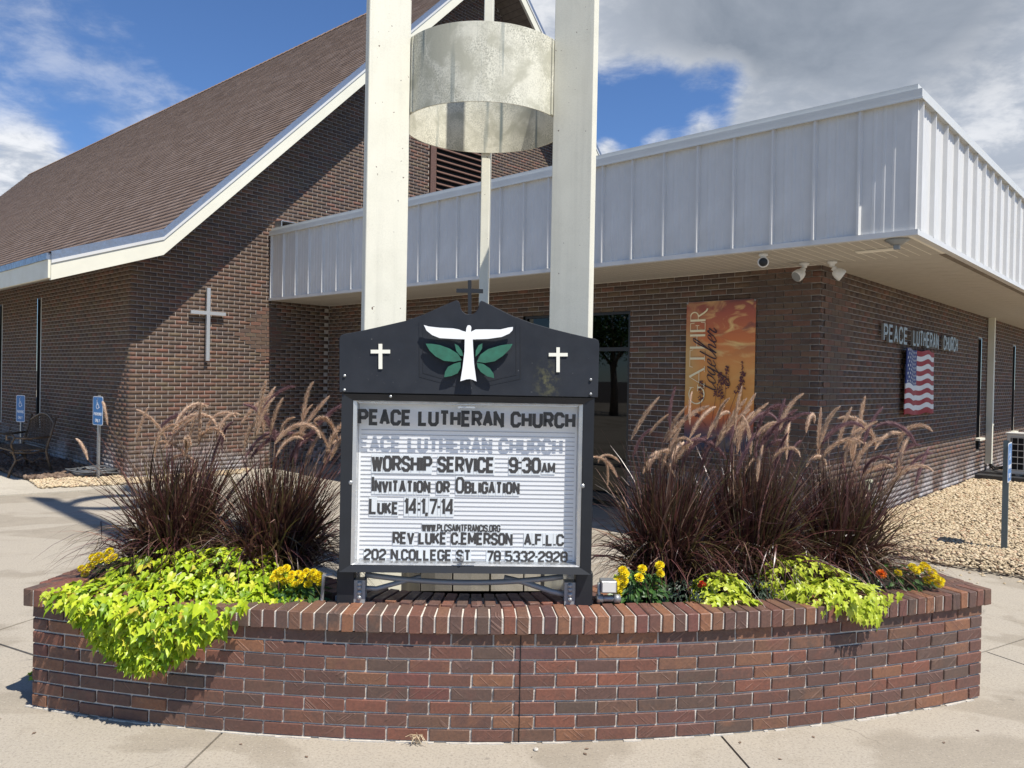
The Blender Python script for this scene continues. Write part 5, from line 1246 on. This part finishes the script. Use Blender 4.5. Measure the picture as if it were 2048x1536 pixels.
# ---- bin with pale blue bag
bi = empty('black_tub', B(3.15, 14.75, 0.018), TH, 'black plastic tub holding a crumpled pale blue bag at the left edge', 'tub')
MB().lathe([(0.20, 0), (0.24, 0.5), (0.26, 0.52), (0.25, 0.54)], k=20).obj('tub', M['rubber'], bi, smooth=True)
bm = bmesh.new(); bmesh.ops.create_icosphere(bm, subdivisions=3, radius=0.24)
for v_ in bm.verts: v_.co = Vector((v_.co.x, v_.co.y, v_.co.z*0.42+0.56))*(1+random.uniform(-0.06, 0.06))
me = bpy.data.meshes.new('bag'); bm.to_mesh(me); bm.free(); me.materials.append(M['bag']); bg_ = link('pale_blue_bag', me, None, B(3.15, 14.75, 0.02), kind=None); tag(bg_, 'crumpled pale blue plastic bag filling the black tub', 'bag')
# ---- hose coil
ho = MB()
for i in range(11):
    r_ = 0.20+0.03*(i % 5); pts = []; ox_, oy_ = random.uniform(-.05, .05), random.uniform(-.05, .05); zb_ = 0.07+0.022*(i//3)
    for k in range(29): a = 2*pi*k/28; pts.append((ox_+r_*cos(a)*1.25, oy_+r_*sin(a), zb_+0.015*sin(3*a+i)))
    ho.tube(pts, 0.013, 6, False)
hose = ho.obj('coiled_hose', simple('hose_grey', (0.10, 0.105, 0.11), 0.45), smooth=True); hose.location = (-6.72, 12.35, 0); tag(hose, 'tangled coil of dark grey hose lying at the sign post foot', 'hose')
# ---- memorial stone
ms = empty('memorial_stone', B(8.05, 4.55, 0.02), TH-pi/2, 'low grey engraved stone behind the grasses below the banner', 'memorial')
st_ = MB(); st_.prism([(-0.38, 0), (0.38, 0), (0.38, 0.50), (0.30, 0.60), (0.12, 0.655), (-0.12, 0.655), (-0.30, 0.60), (-0.38, 0.50)], (0, 0, 0), (1, 0, 0), (0, 0, 1), (0, -1, 0), 0, 0.12)
link('stone', bevelled(st_.mesh('stone', simple('granite', (0.26, 0.245, 0.225), 0.6, nscale=80, namt=0.2)), 0.008), ms)
tx = MB(); text_mesh(tx, 'Me', -0.03, 0.16, 0.38, 0.49, lambda X, Z, d: (X, -d, Z), 0.1205, 0.122, 0.2); tx.obj('engraving', M['ink'], ms)

# ================================================================== PLANTS
def vine_leaf_mesh(seed, lobed=True, mat='lime', deep=1.0):
    r = random.Random(seed)
    if lobed: half = [(0.0, 0.0), (0.20, -0.10), (0.42, -0.02), (0.50, 0.14), (0.30, 0.26), (0.36, 0.42), (0.48, 0.62), (0.24, 0.60), (0.13, 0.80), (0.0, 1.12)]
    else: half = [(0.0, 0.0), (0.18, -0.10), (0.38, -0.02), (0.46, 0.20), (0.40, 0.42), (0.26, 0.66), (0.12, 0.86), (0.0, 1.08)]
    sz_ = r.uniform(.8, 1.1); half = [(x*sz_*(deep if 0 < i < len(half)-1 else 1)*r.uniform(0.9, 1.1), y) for i, (x, y) in enumerate(half)]
    vs = []; k = len(half); curl = r.uniform(0.15, 0.6); fold = r.uniform(0.15, 0.65)
    def zf(x, y): return abs(x)*fold-curl*y*y*0.6-0.25*x*x+0.03*sin(9*y+seed)
    for x, y in half: vs.append((x, y, zf(x, y)))
    mid = [(0, 0.3), (0, 0.62)]
    for x, y in half[1:-1]: vs.append((-x*r.uniform(.92, 1.05), y, zf(x, y)))
    m0 = len(vs); vs += [(0, y, zf(0, y)-0.02) for _, y in mid]
    nl = k-2; R_ = list(range(0, k)); Lf = [0]+[k+i for i in range(nl)]+[k-1]; fs = []
    def fan(side, rev):
        for i in range(k-1):
            a, b = side[i], side[i+1]; ym = (vs[a][1]+vs[b][1])/2; c = m0 if ym < 0.46 else m0+1
            f = (a, b, c) if a != b else None
            if f: fs.append(f if not rev else f[::-1])
        j = min(range(k), key=lambda i: abs(vs[side[i]][1]-0.46)); f = (side[j], m0+1, m0); fs.append(f if not rev else f[::-1])
    fan(R_, False); fan(Lf, True)
    me = bpy.data.meshes.new('vine_leaf'); me.from_pydata(vs, [], fs); me.materials.append(M[mat]); me.update(); return me
def orient(nrm, updir, spin=0.0):
    z = Vector(nrm).normalized(); y = Vector(updir); y = (y-z*y.dot(z)); y = y.normalized() if y.length > 1e-4 else Vector((1, 0, 0)); x = y.cross(z)
    R_ = Matrix((x, y, z)).transposed(); return R_ @ Matrix.Rotation(spin, 3, 'Z')
def scatter_leaves(root, places, meshes, maxparts, name='leaf', stuffname='leaves'):
    """places: (pos world, normal, tip direction, size)"""
    ro = root.location; cp = Vector((0, 0, H))
    places.sort(key=lambda p: -p[3]/(p[0]-cp).length*(2 if p[4] else 1))
    V = []; F = []; cache = {}
    for i, (p, nr, td, s, outer) in enumerate(places):
        me = meshes[i % len(meshes)]; R_ = orient(nr, td, random.uniform(-0.5, 0.5))
        if i < maxparts:
            o = link(name, me, root); o.matrix_local = Matrix.Translation(p-ro) @ R_.to_4x4() @ Matrix.Scale(s, 4)
        else:
            if me.name not in cache: cache[me.name] = (np.array([v_.co[:] for v_ in me.vertices]), [tuple(f.vertices) for f in me.polygons])
            v0, f0 = cache[me.name]; b = len(V); V += [tuple(x) for x in (v0*s) @ np.array(R_).T+np.array(p-ro)]; F += [tuple(a+b for a in f) for f in f0]
    if F:
        me = bpy.data.meshes.new(stuffname); me.from_pydata(V, [], F)
        me.materials.append(meshes[0].materials[0]); o = link(stuffname, me, root, kind='stuff')
def mound(c, r, nn, smin, smax, droop=0.25, jit=0.5, fill=0.35, phimax=1.0):
    out = []; c = Vector(c)
    for i in range(nn):
        z = random.uniform(-0.15, 1)*phimax; a = random.uniform(0, 2*pi); q = sqrt(max(0, 1-z*z)); d = Vector((q*cos(a), q*sin(a), z)); k = 1-fill*random.random()**2
        p = c+Vector((d.x*r[0], d.y*r[1], d.z*r[2]))*k; nr = Vector((d.x/r[0], d.y/r[1], d.z/r[2])).normalized()+Vector((random.uniform(-jit, jit)*1.3, random.uniform(-jit, jit)*1.3-0.1, random.uniform(0, jit)+0.4))
        td = Vector((d.x, d.y-0.35, -droop))+Vector((random.uniform(-.5, .5), random.uniform(-.5, .5), 0)); out.append((p, nr, td, random.uniform(smin, smax), k > 0.85))
    return out
lm = [vine_leaf_mesh(i, i % 4 != 0, 'lime', 0.82) for i in range(8)]; lm2 = [vine_leaf_mesh(30+i, True, 'lime2', 0.72) for i in range(6)]
def wallface(x): return arc_pt(x).y
# left vine
pl = []
for c, r, k in (((-1.82, 4.20, 0.60), (0.36, 0.30, 0.18), 330), ((-1.55, 4.05, 0.60), (0.40, 0.28, 0.20), 420), ((-1.30, 3.96, 0.59), (0.24, 0.20, 0.13), 260), ((-1.78, 3.82, 0.59), (0.50, 0.20, 0.10), 360), ((-2.12, 3.95, 0.60), (0.22, 0.14, 0.05), 70)):
    pl += mound(c, r, int(k*1.25), 0.026, 0.066)
pl += mound((-1.30, 3.85, 0.595), (0.32, 0.12, 0.06), 150, 0.03, 0.06)
for i in range(900):   # cascade down the face
    t = random.random()**0.75; z = 0.66-t*0.335; hw = 0.50*(1-t)**0.75+0.05; cxm = -1.74+0.02*sin(5*t)-0.03*(1-t)
    x = cxm+random.uniform(-1, 1)*hw; th = 0.16*(1-t*0.45)*sqrt(max(0.05, 1-((x-cxm)/hw)**2*0.8)); y = wallface(x)-0.03-th*random.uniform(0.55, 1.0)
    pl.append((Vector((x, y, z+random.uniform(-.02, .02))), Vector((random.uniform(-.8, .8), -0.9, random.uniform(0.1, 1.9))), Vector((random.uniform(-.6, .6), -0.2, -1)), random.uniform(0.028, 0.066), True))
vl = empty('sweet_potato_vine', (-1.6, 3.9, 0.55), 0, 'large lime green vine spilling over the left front of the brick planter', 'vine', 'lime vines in the brick planter')
scatter_leaves(vl, pl, lm, 300); 
sm2 = MB()
for i in range(0):
    x = -1.65+random.uniform(-.45, .45); sm2.tube([(x+1.6, 0.0, 0.06), (x+1.6+random.uniform(-.05, .05), wallface(x)-0.08-3.9, 0.03), (x*0.6-0.66+1.6, wallface(x)-0.07-3.9, -0.15-random.uniform(0, .12))], 0.003, 4, False)
# middle small vine and right large vine
pl = mound((1.11, 4.02, 0.60), (0.15, 0.14, 0.14), 150, 0.035, 0.072, 0.1, 0.55) + mound((1.13, 3.90, 0.60), (0.16, 0.08, 0.06), 60, 0.035, 0.065)
vm = empty('sweet_potato_vine', (1.11, 4.0, 0.55), 0, 'small pale lime vine sitting behind the coping right of the marigolds', 'vine', 'lime vines in the brick planter'); scatter_leaves(vm, pl, lm2, 300)
pl = mound((1.60, 4.17, 0.61), (0.26, 0.22, 0.19), 260, 0.035, 0.07, 0.1, 0.55) + mound((1.70, 4.02, 0.62), (0.28, 0.16, 0.10), 200, 0.03, 0.065)
for i in range(60):
    t = random.random(); x = 1.84+random.uniform(-1, 1)*(0.17*(1-t)+0.03); z = 0.68-t*0.14; y = wallface(x)-0.04-0.06*random.random(); pl.append((Vector((x, y, z)), Vector((random.uniform(-.4, .4), -1, random.uniform(.2, 1.1))), Vector((random.uniform(-.5, .5), -.2, -1)), random.uniform(0.032, 0.06), True))
vr = empty('sweet_potato_vine', (1.65, 4.1, 0.55), 0, 'bushy pale lime vine drooping over the right side of the coping', 'vine', 'lime vines in the brick planter'); scatter_leaves(vr, pl, lm2, 300)
# small weeds
pl = mound((-2.66, 4.33, 0.0), (0.05, 0.05, 0.03), 12, 0.03, 0.05); wd = empty('vine_sprig', (-2.66, 4.33, 0), 0, 'small lime sprig on the concrete at the planter left end', 'weed'); scatter_leaves(wd, pl, lm, 12)
pl = mound((-2.30, 3.83, 0.60), (0.03, 0.03, 0.05), 12, 0.025, 0.045); wd = empty('vine_sprig', (-2.30, 3.83, 0.55), 0, 'tiny sprig growing on the coping at the left corner', 'weed'); scatter_leaves(wd, pl, lm2, 12)

# marigolds
def marigold_mesh(seed, mat='petal'):
    r = random.Random(seed); mb = MB()
    for ringi, (nr_, rad, z, ln, tilt) in enumerate(((10, 0.52, 0.0, 0.50, 0.15), (10, 0.38, 0.12, 0.48, 0.5), (9, 0.24, 0.24, 0.42, 0.85), (7, 0.10, 0.32, 0.34, 1.2), (4, 0.02, 0.36, 0.26, 1.5))):
        for i in range(nr_):
            a = 2*pi*(i+r.uniform(-.25, .25))/nr_; c, s_ = cos(a), sin(a); w = 0.20; zz_ = z+r.uniform(-.03, .03)
            b0 = Vector((c*rad*0.5, s_*rad*0.5, zz_)); d = Vector((c*cos(tilt), s_*cos(tilt), sin(tilt))); t = Vector((-s_, c, 0)); e_ = b0+d*ln
            mb.add([b0, b0+d*ln*0.55+t*w, e_+t*w*0.7+Vector((0, 0, -.04)), e_+Vector((0, 0, .05)), e_-t*w*0.7+Vector((0, 0, -.04)), b0+d*ln*0.55-t*w], [(0, 1, 2, 3), (0, 3, 4, 5)])
    return mb.mesh('flower', M[mat])
fm = [marigold_mesh(i) for i in range(4)]
def small_leaf(mat, wl=0.42):
    mb = MB(); mb.add([(0, 0, 0), (wl*0.5, 0.35, 0.06), (wl*0.4, 0.7, 0.02), (0, 1, -0.12), (-wl*0.4, 0.7, 0.02), (-wl*0.5, 0.35, 0.06), (0, 0.5, -0.03)], [(0, 1, 6), (1, 2, 6), (2, 3, 6), (3, 4, 6), (4, 5, 6), (5, 0, 6)]); return mb.mesh('plant_leaf', M[mat])
ml = [small_leaf('mleaf')]; dl = [small_leaf('dleaf', 0.32)]
def flowerplant(name, c, r, nleaf, lsz, flowers, fs_, label, cat, leafm, fmesh, group=None, nbuds=0):
    rt = empty(name, (c[0], c[1], 0.565), 0, label, cat, group); c = Vector(c)
    pl = mound(c, r, nleaf, lsz*0.7, lsz*1.2, 0.05, 0.8, 0.5)
    scatter_leaves(rt, pl, leafm, 0, 'leaf', 'foliage')
    stm = MB()
    for (x, y, z) in flowers:
        p = Vector((x, y, z)); nr = Vector((random.uniform(-.4, .4), -0.75, 0.9)); o = link('flower', random.choice(fmesh), rt); s = fs_*random.uniform(0.85, 1.15)
        o.matrix_local = Matrix.Translation(p-rt.location) @ orient(nr, (0, 0, 1), random.uniform(0, 3)).to_4x4() @ Matrix.Scale(s, 4)
        b = Vector((c.x+(x-c.x)*0.4, c.y, 0.60)); stm.tube([b-rt.location, (b+p)/2+Vector((0, 0, .02))-rt.location, p-nr.normalized()*0.005-rt.location], 0.0022, 4, False)
    if flowers: stm.obj('stems', M['mleaf'], rt, kind='stuff')
    if nbuds:
        bb = MB()
        for i in range(nbuds):
            a = random.uniform(0, 2*pi); p = c+Vector((cos(a)*r[0]*0.8, -r[1]*0.6*random.random(), r[2]*random.uniform(.5, 1.0)))-rt.location; bb.lathe([(0.002, -.006), (0.0065, 0), (0.005, 0.006)], p, 6)
        bb.obj('bud', M['lime2'], rt, kind='stuff')
    return rt
def fpx(pts, y):   # photo readings of flower heads -> points at depth y
    out = []
    for (px, py) in pts:
        yy = y+random.uniform(-.03, .03); X = ((px-1024)+ROLL*(py-768))/FPX*yy; Z = H-((py-753.5)-ROLL*(px-1024))/FPX*yy; out.append((X, yy, Z))
    return out
GRP = 'yellow marigolds in the brick planter'
flowerplant('marigold', (-2.18, 4.32, 0.60), (0.16, 0.12, 0.13), 170, 0.045, fpx([(184, 1116), (196, 1112), (211, 1112), (216, 1121), (190, 1124), (200, 1120), (225, 1116), (178, 1135), (161, 1138), (168, 1149), (218, 1104)], 4.16), 0.034, 'yellow marigold plant at the far left end of the planter', 'marigold', ml, fm, GRP)
flowerplant('marigold', (-1.08, 3.90, 0.60), (0.17, 0.13, 0.085), 300, 0.045, fpx([(560, 1142), (572, 1138), (583, 1150), (558, 1156), (566, 1164), (580, 1160), (596, 1148), (604, 1152), (612, 1144), (620, 1156), (588, 1170), (600, 1163), (615, 1170), (626, 1146), (636, 1152), (640, 1166), (546, 1158), (552, 1148), (628, 1160)], 3.84), 0.029, 'yellow marigold cluster just left of the church sign leg', 'marigold', ml, fm, GRP)
flowerplant('marigold', (0.68, 4.02, 0.62), (0.15, 0.13, 0.12), 330, 0.050, fpx([(1246, 1142), (1250, 1149), (1240, 1160), (1250, 1163), (1232, 1166), (1230, 1174), (1238, 1180), (1236, 1188), (1245, 1170), (1279, 1156), (1320, 1132), (1321, 1148), (1285, 1139)], 3.90), 0.031, 'leafy marigold with few yellow blooms right of the sign junction box', 'marigold', ml, fm, GRP, 9)
flowerplant('marigold', (2.20, 4.33, 0.62), (0.20, 0.12, 0.11), 260, 0.048, fpx([(1798, 1146), (1826, 1136), (1834, 1143), (1849, 1131), (1855, 1137), (1866, 1146), (1856, 1162), (1875, 1157), (1884, 1162), (1880, 1169), (1868, 1158), (1842, 1139)], 4.22), 0.032, 'yellow marigold plant at the right end of the planter', 'marigold', ml, fm, GRP)
ofm = [marigold_mesh(9, 'opetal')]; rfm = [marigold_mesh(11, 'rpetal')]
flowerplant('bedding_plant', (0.95, 4.02, 0.60), (0.14, 0.13, 0.10), 420, 0.030, fpx([(1404, 1166), (1410, 1170), (1401, 1172)], 3.93), 0.016, 'dark grey-green bedding plant with a tiny red flower', 'plant', dl, rfm)
flowerplant('bedding_plant', (1.33, 4.10, 0.60), (0.12, 0.12, 0.10), 330, 0.030, [], 0.02, 'dark fine-leaved bedding plant between the two pale vines', 'plant', dl, rfm)
flowerplant('bedding_plant', (1.97, 4.25, 0.60), (0.12, 0.12, 0.10), 330, 0.036, fpx([(1764, 1149)], 4.15), 0.034, 'dark bedding plant with one bright orange bloom', 'plant', dl, ofm)
flowerplant('bedding_plant', (-1.93, 4.42, 0.62), (0.12, 0.10, 0.12), 160, 0.040, [], 0.02, 'dark green plant tucked behind the left vine', 'plant', ml, rfm)

# fountain grass
def blades(nb_, seed, height, spread, lean):
    r = np.random.default_rng(seed); SEG = 8; V = []; F = []
    for i in range(nb_):
        a = r.uniform(0, 2*pi); rb_ = r.uniform(0, 0.13); b = np.array([cos(a)*rb_, sin(a)*rb_*0.8, 0.0]); a2 = a+r.normal(0, 0.7)
        kind = r.random(); out = spread*abs(r.normal(0, 0.52))
        if kind < 0.36: hgt = height*r.uniform(0.30, 0.75); out = spread*r.uniform(0.5, 1.30); droop = r.uniform(0.5, 1.3)*hgt
        elif kind < 0.85: hgt = height*r.uniform(0.55, 1.0); out = min(out, spread*1.1); droop = r.uniform(0.0, 0.5)*out
        else: hgt = height*r.uniform(0.85, 1.22); out = min(out, spread*0.9); droop = 0.05*out
        w = r.uniform(0.0020, 0.0048) if r.random() > 0.10 else r.uniform(0.0048, 0.0080)
        d = np.array([cos(a2), sin(a2), 0]); side = np.array([-sin(a2), cos(a2), 0])*r.normal(0, 0.05); pw = r.uniform(1.3, 2.4); pp = []
        for k in range(SEG+1):
            t = k/SEG; rr = out*(0.45*t+0.55*t**pw); zz_ = hgt*(1.12*t-0.12*t*t)-droop*max(0, t-0.4)**2*2.2
            pp.append(b+d*rr+side*sin(t*3)+np.array([lean[0]*t*t, lean[1]*t*t, max(zz_, 0.01)]))
        if r.random() < 0.10:
            kb = r.integers(3, 6); bd = np.array([r.normal(0, .6), r.normal(0, .6), -abs(r.normal(0, .5))-0.1])
            for k in range(kb+1, SEG+1): pp[k] = pp[k-1]+(pp[k]-pp[k-1])*0.35+bd*np.linalg.norm(pp[1]-pp[0])*0.8
        tw = r.normal(0, .9); sdir = np.array([-sin(a2+tw), cos(a2+tw), r.normal(0, .35)])
        j = len(V)
        for k, p in enumerate(pp):
            ww = w*(1-(k/SEG)**1.6)*(0.55+0.9*min(1, k/SEG*3)) if k < SEG else 0.0003
            V.append(p-sdir*ww); V.append(p+sdir*ww)
        for k in range(SEG): F.append((j+2*k, j+2*k+1, j+2*k+3, j+2*k+2))
    return V, F
def plume_mesh(seed, mat, bend):
    r = random.Random(seed); mb = MB(); N = 14; ln = 1.0; core = []
    for k in range(N+1):
        t = k/N; a = bend*t*t*1.15; core.append(None)
    p = Vector((0, 0, 0)); pts = [p.copy()]; th = 0.10
    for k in range(N):
        th += bend/N*(0.4+1.2*k/N); p = p+Vector((sin(th), 0, cos(th)))*(ln/N); pts.append(p.copy())
    mb.tube(pts, 0.012, 4, False)
    for i in range(760):
        t = r.random(); k = min(N-1, int(t*N)); c = pts[k].lerp(pts[k+1], t*N-k); tg = (pts[k+1]-pts[k]).normalized(); a = r.uniform(0, 2*pi)
        n1 = tg.cross(Vector((0, 1, 0))).normalized(); n2 = tg.cross(n1); rad = n1*cos(a)+n2*sin(a); env = (min(1, t*6)**0.6)*(1-t**3)**0.6*0.9+0.12
        L_ = 0.115*env*r.uniform(0.55, 1.2); d = (rad*0.66+tg*0.86).normalized(); sd = d.cross(tg).normalized()*0.0055
        c2 = c+rad*0.010; mb.add([c2-sd*1.4, c2+sd*1.4, c2+d*L_], [(0, 1, 2)])
        if i % 2 == 0:
            c3 = c+rad*0.024*env; sd2 = sd*2.4; mb.add([c3-sd2, c3+sd2, c3+tg*0.05+rad*0.012], [(0, 1, 2)])
    return mb.mesh('plume', M[mat])
pm_t = [plume_mesh(i, 'plume_tan', b) for i, b in enumerate((0.35, 0.8, 1.3, 1.7, 2.3))]; pm_p = [plume_mesh(20+i, 'plume_purple', b) for i, b in enumerate((0.5, 1.2, 1.8))]
def grass(c, seed, hgt, spread, nb_, nplume, label, wind, pz=(0.72, 1.05), spec=()):
    rt = empty('fountain_grass', c, 0, label, 'ornamental grass', 'purple fountain grasses in the brick planter')
    V, F = blades(nb_, seed, hgt, spread, (wind*0.05, 0)); me = fastmesh('blades', V, F); me.materials.append(M['blade']); link('blades', me, rt, kind='stuff')
    r = random.Random(seed); st = MB(); todo = []
    for i in range(nplume):
        a = r.uniform(0, 2*pi); rad = spread*r.uniform(0.05, 0.72); top = Vector((cos(a)*rad+wind*0.08, sin(a)*rad*0.8, hgt*r.uniform(*pz)*1.12)); todo.append((top, 'p' if r.random() < 0.30 else 't', r.choice(range(5)), wind+r.uniform(-.35, .35) if r.random() < 0.88 else -wind, r.uniform(0.19, 0.29)))
    for (x, y, z, kind, bi_, dr, s) in spec: todo.append((Vector((x-c[0], y-c[1], z-c[2])), kind, bi_, dr, s))
    for top, kd, bi_, dr, s in todo:
        b = Vector((top.x*0.12, top.y*0.12, 0)); mid = b.lerp(top, 0.55)+Vector((-top.x*0.12, -top.y*0.12, hgt*0.06)); st.tube([b, b.lerp(mid, .5), mid, mid.lerp(top, .55)+Vector((0, 0, .01)), top], [0.0022, 0.002, 0.0018, 0.0015, 0.0012], 4, False)
        me = pm_t[bi_ % 5] if kd == 't' else pm_p[bi_ % 3]; o = link('plume', me, rt); o.location = top
        yaw = (0 if dr >= 0 else pi)+r.uniform(-1.0, 1.0); tilt = r.uniform(-.15, .6); o.rotation_euler = (r.uniform(-.2, .2), tilt, yaw); s *= 1.12; wd_ = r.uniform(0.62, 1.0); o.scale = (s*r.uniform(.75, 1.05), s*wd_, s)
    st.obj('plume_stalks', M['stem'], rt, kind='stuff')
def wpx(px, py, y): X = ((px-1024)+ROLL*(py-768))/FPX*y; return (X, y, H-((py-753.5)-ROLL*(px-1024))/FPX*y)
G = [
 ((-1.92, 4.42, 0.565), 101, 0.75, 0.54, 1850, 18, 'purple fountain grass leftmost, behind the large lime vine', [wpx(370, 920, 4.3)+('t', 0, 1, .25), wpx(272, 880, 4.3)+('t', 0, 1, .17), wpx(215, 850, 4.35)+('t', 2, -1, .16), wpx(175, 920, 4.35)+('t', 1, -1, .16), wpx(325, 900, 4.3)+('t', 0, 1, .22)]),
 ((-1.32, 4.36, 0.565), 102, 0.73, 0.52, 1850, 20, 'purple fountain grass between the lime vine and the church sign', [wpx(520, 830, 4.3)+('p', 1, 1, .25), wpx(540, 870, 4.3)+('t', 0, 1, .2), wpx(560, 880, 4.3)+('t', 2, 1, .17), wpx(600, 870, 4.3)+('t', 1, 1, .17), wpx(590, 930, 4.3)+('p', 2, 1, .2), wpx(480, 850, 4.3)+('t', 1, 1, .24)]),
 ((0.92, 4.42, 0.565), 103, 0.75, 0.52, 1850, 16, 'purple fountain grass just right of the church sign', [wpx(1262, 880, 4.35)+('t', 0, 1, .26), wpx(1298, 870, 4.35)+('t', 0, 1, .15), wpx(1240, 925, 4.3)+('t', 4, -1, .14), wpx(1235, 955, 4.3)+('t', 2, -1, .18), wpx(1215, 975, 4.3)+('t', 1, -1, .17), wpx(1340, 860, 4.3)+('p', 0, 1, .22)]),
 ((1.40, 4.46, 0.565), 104, 0.77, 0.50, 1850, 26, 'middle purple fountain grass in front of the orange banner', [wpx(1470, 860, 4.3)+('t', 0, 1, .22), wpx(1430, 860, 4.3)+('t', 1, 1, .2), wpx(1380, 850, 4.3)+('t', 1, 1, .19), wpx(1470, 955, 4.2)+('p', 3, 1, .25), wpx(1560, 860, 4.3)+('t', 1, 1, .22)]),
 ((1.93, 4.52, 0.565), 105, 0.73, 0.50, 1850, 21, 'rightmost purple fountain grass leaning toward the pebbles', [wpx(1700, 900, 4.4)+('t', 1, 1, .2), wpx(1690, 930, 4.4)+('t', 2, 1, .24), wpx(1760, 1000, 4.4)+('t', 0, 1, .22), wpx(1790, 960, 4.4)+('t', 3, 1, .22), wpx(1640, 890, 4.4)+('t', 1, 1, .22)]),
]
for c, seed, hg, sp_, nb_, npm, lab, spec in G: grass(c, seed, hg, sp_, nb_, npm, lab, 1, spec=spec)

# a street tree left of the view: it shows as a reflection in the entrance glass
tr = empty('shade_tree', B(-13, 21, 0), 0, 'leafy green tree across the plaza from the entrance doors', 'tree')
mb = MB(); mb.tube([(0, 0, 0), (0.1, 0, 1.2), (0, 0.1, 2.6), (0.1, 0, 4.2)], [0.22, 0.17, 0.14, 0.07], 10)
for a in range(7): mb.tube([(0, 0.05, 2.0+a*0.25), (cos(a*2.2)*0.9, sin(a*2.2)*0.9, 3.0+a*0.25), (cos(a*2.2)*1.7, sin(a*2.2)*1.7, 3.6+a*0.3)], [0.08, 0.05, 0.02], 6)
mb.obj('trunk', M['wood_soffit'], tr, smooth=True)
r_ = np.random.default_rng(11); N = 9000; cc = r_.normal(0, 1, (26, 3))*np.array([1.3, 1.3, 0.9])+np.array([0, 0, 4.2]); idx = r_.integers(0, 26, N); P = cc[idx]+r_.normal(0, 0.42, (N, 3))
A_ = r_.normal(0, 1, (N, 3)); A_ /= np.linalg.norm(A_, axis=1)[:, None]; B_ = np.cross(A_, r_.normal(0, 1, (N, 3))); B_ /= np.linalg.norm(B_, axis=1)[:, None]; q = 0.07
V = np.stack([P-A_*q, P+B_*q*.6, P+A_*q, P-B_*q*.6], 1).reshape(-1, 3); me = fastmesh('crown', V, np.arange(N*4).reshape(-1, 4)); me.materials.append(M['mleaf']); link('crown', me, tr, kind='stuff')

mb = MB()
for i in range(70):
    t = random.random(); c = B(8.22-abs(random.gauss(0, 0.16)), 1.0+t*2.1, 0.008); r_0 = random.uniform(0.008, 0.018); a = random.uniform(0, 6)
    mb.add([(c.x+cos(a+k*pi/3)*r_0*random.uniform(.7, 1.2), c.y+sin(a+k*pi/3)*r_0*random.uniform(.7, 1.2), 0.004) for k in range(6)]+[(c.x, c.y, 0.004+r_0*0.9)], [(k, (k+1) % 6, 6) for k in range(6)])
tag(mb.obj('stray_pebbles', M['stone'], kind='stuff'), 'stray tan pebbles scattered on the path beside the gravel bed', 'gravel')
mb = MB()
for i in range(90):
    x = random.uniform(-3.2, 3.4); y = random.uniform(2.9, 4.2) if random.random() < 0.7 else random.uniform(5.5, 9.5)
    if y < 5 and y > arc_pt(max(xl, min(xr, x))).y-0.03 and xl-0.1 < x < xr+0.1: continue
    a = random.uniform(0, 6); q = random.uniform(0.003, 0.009); mb.add([(x+cos(a)*q*1.6, y+sin(a)*q*1.6, 0.003), (x-sin(a)*q, y+cos(a)*q, 0.005), (x-cos(a)*q*1.6, y-sin(a)*q*1.6, 0.002), (x+sin(a)*q, y-cos(a)*q, 0.004)], [(0, 1, 2, 3)])
tag(mb.obj('leaf_litter', M['stone_brown'], kind='stuff'), 'tiny dry leaf bits and grit scattered over the concrete paving', 'litter')
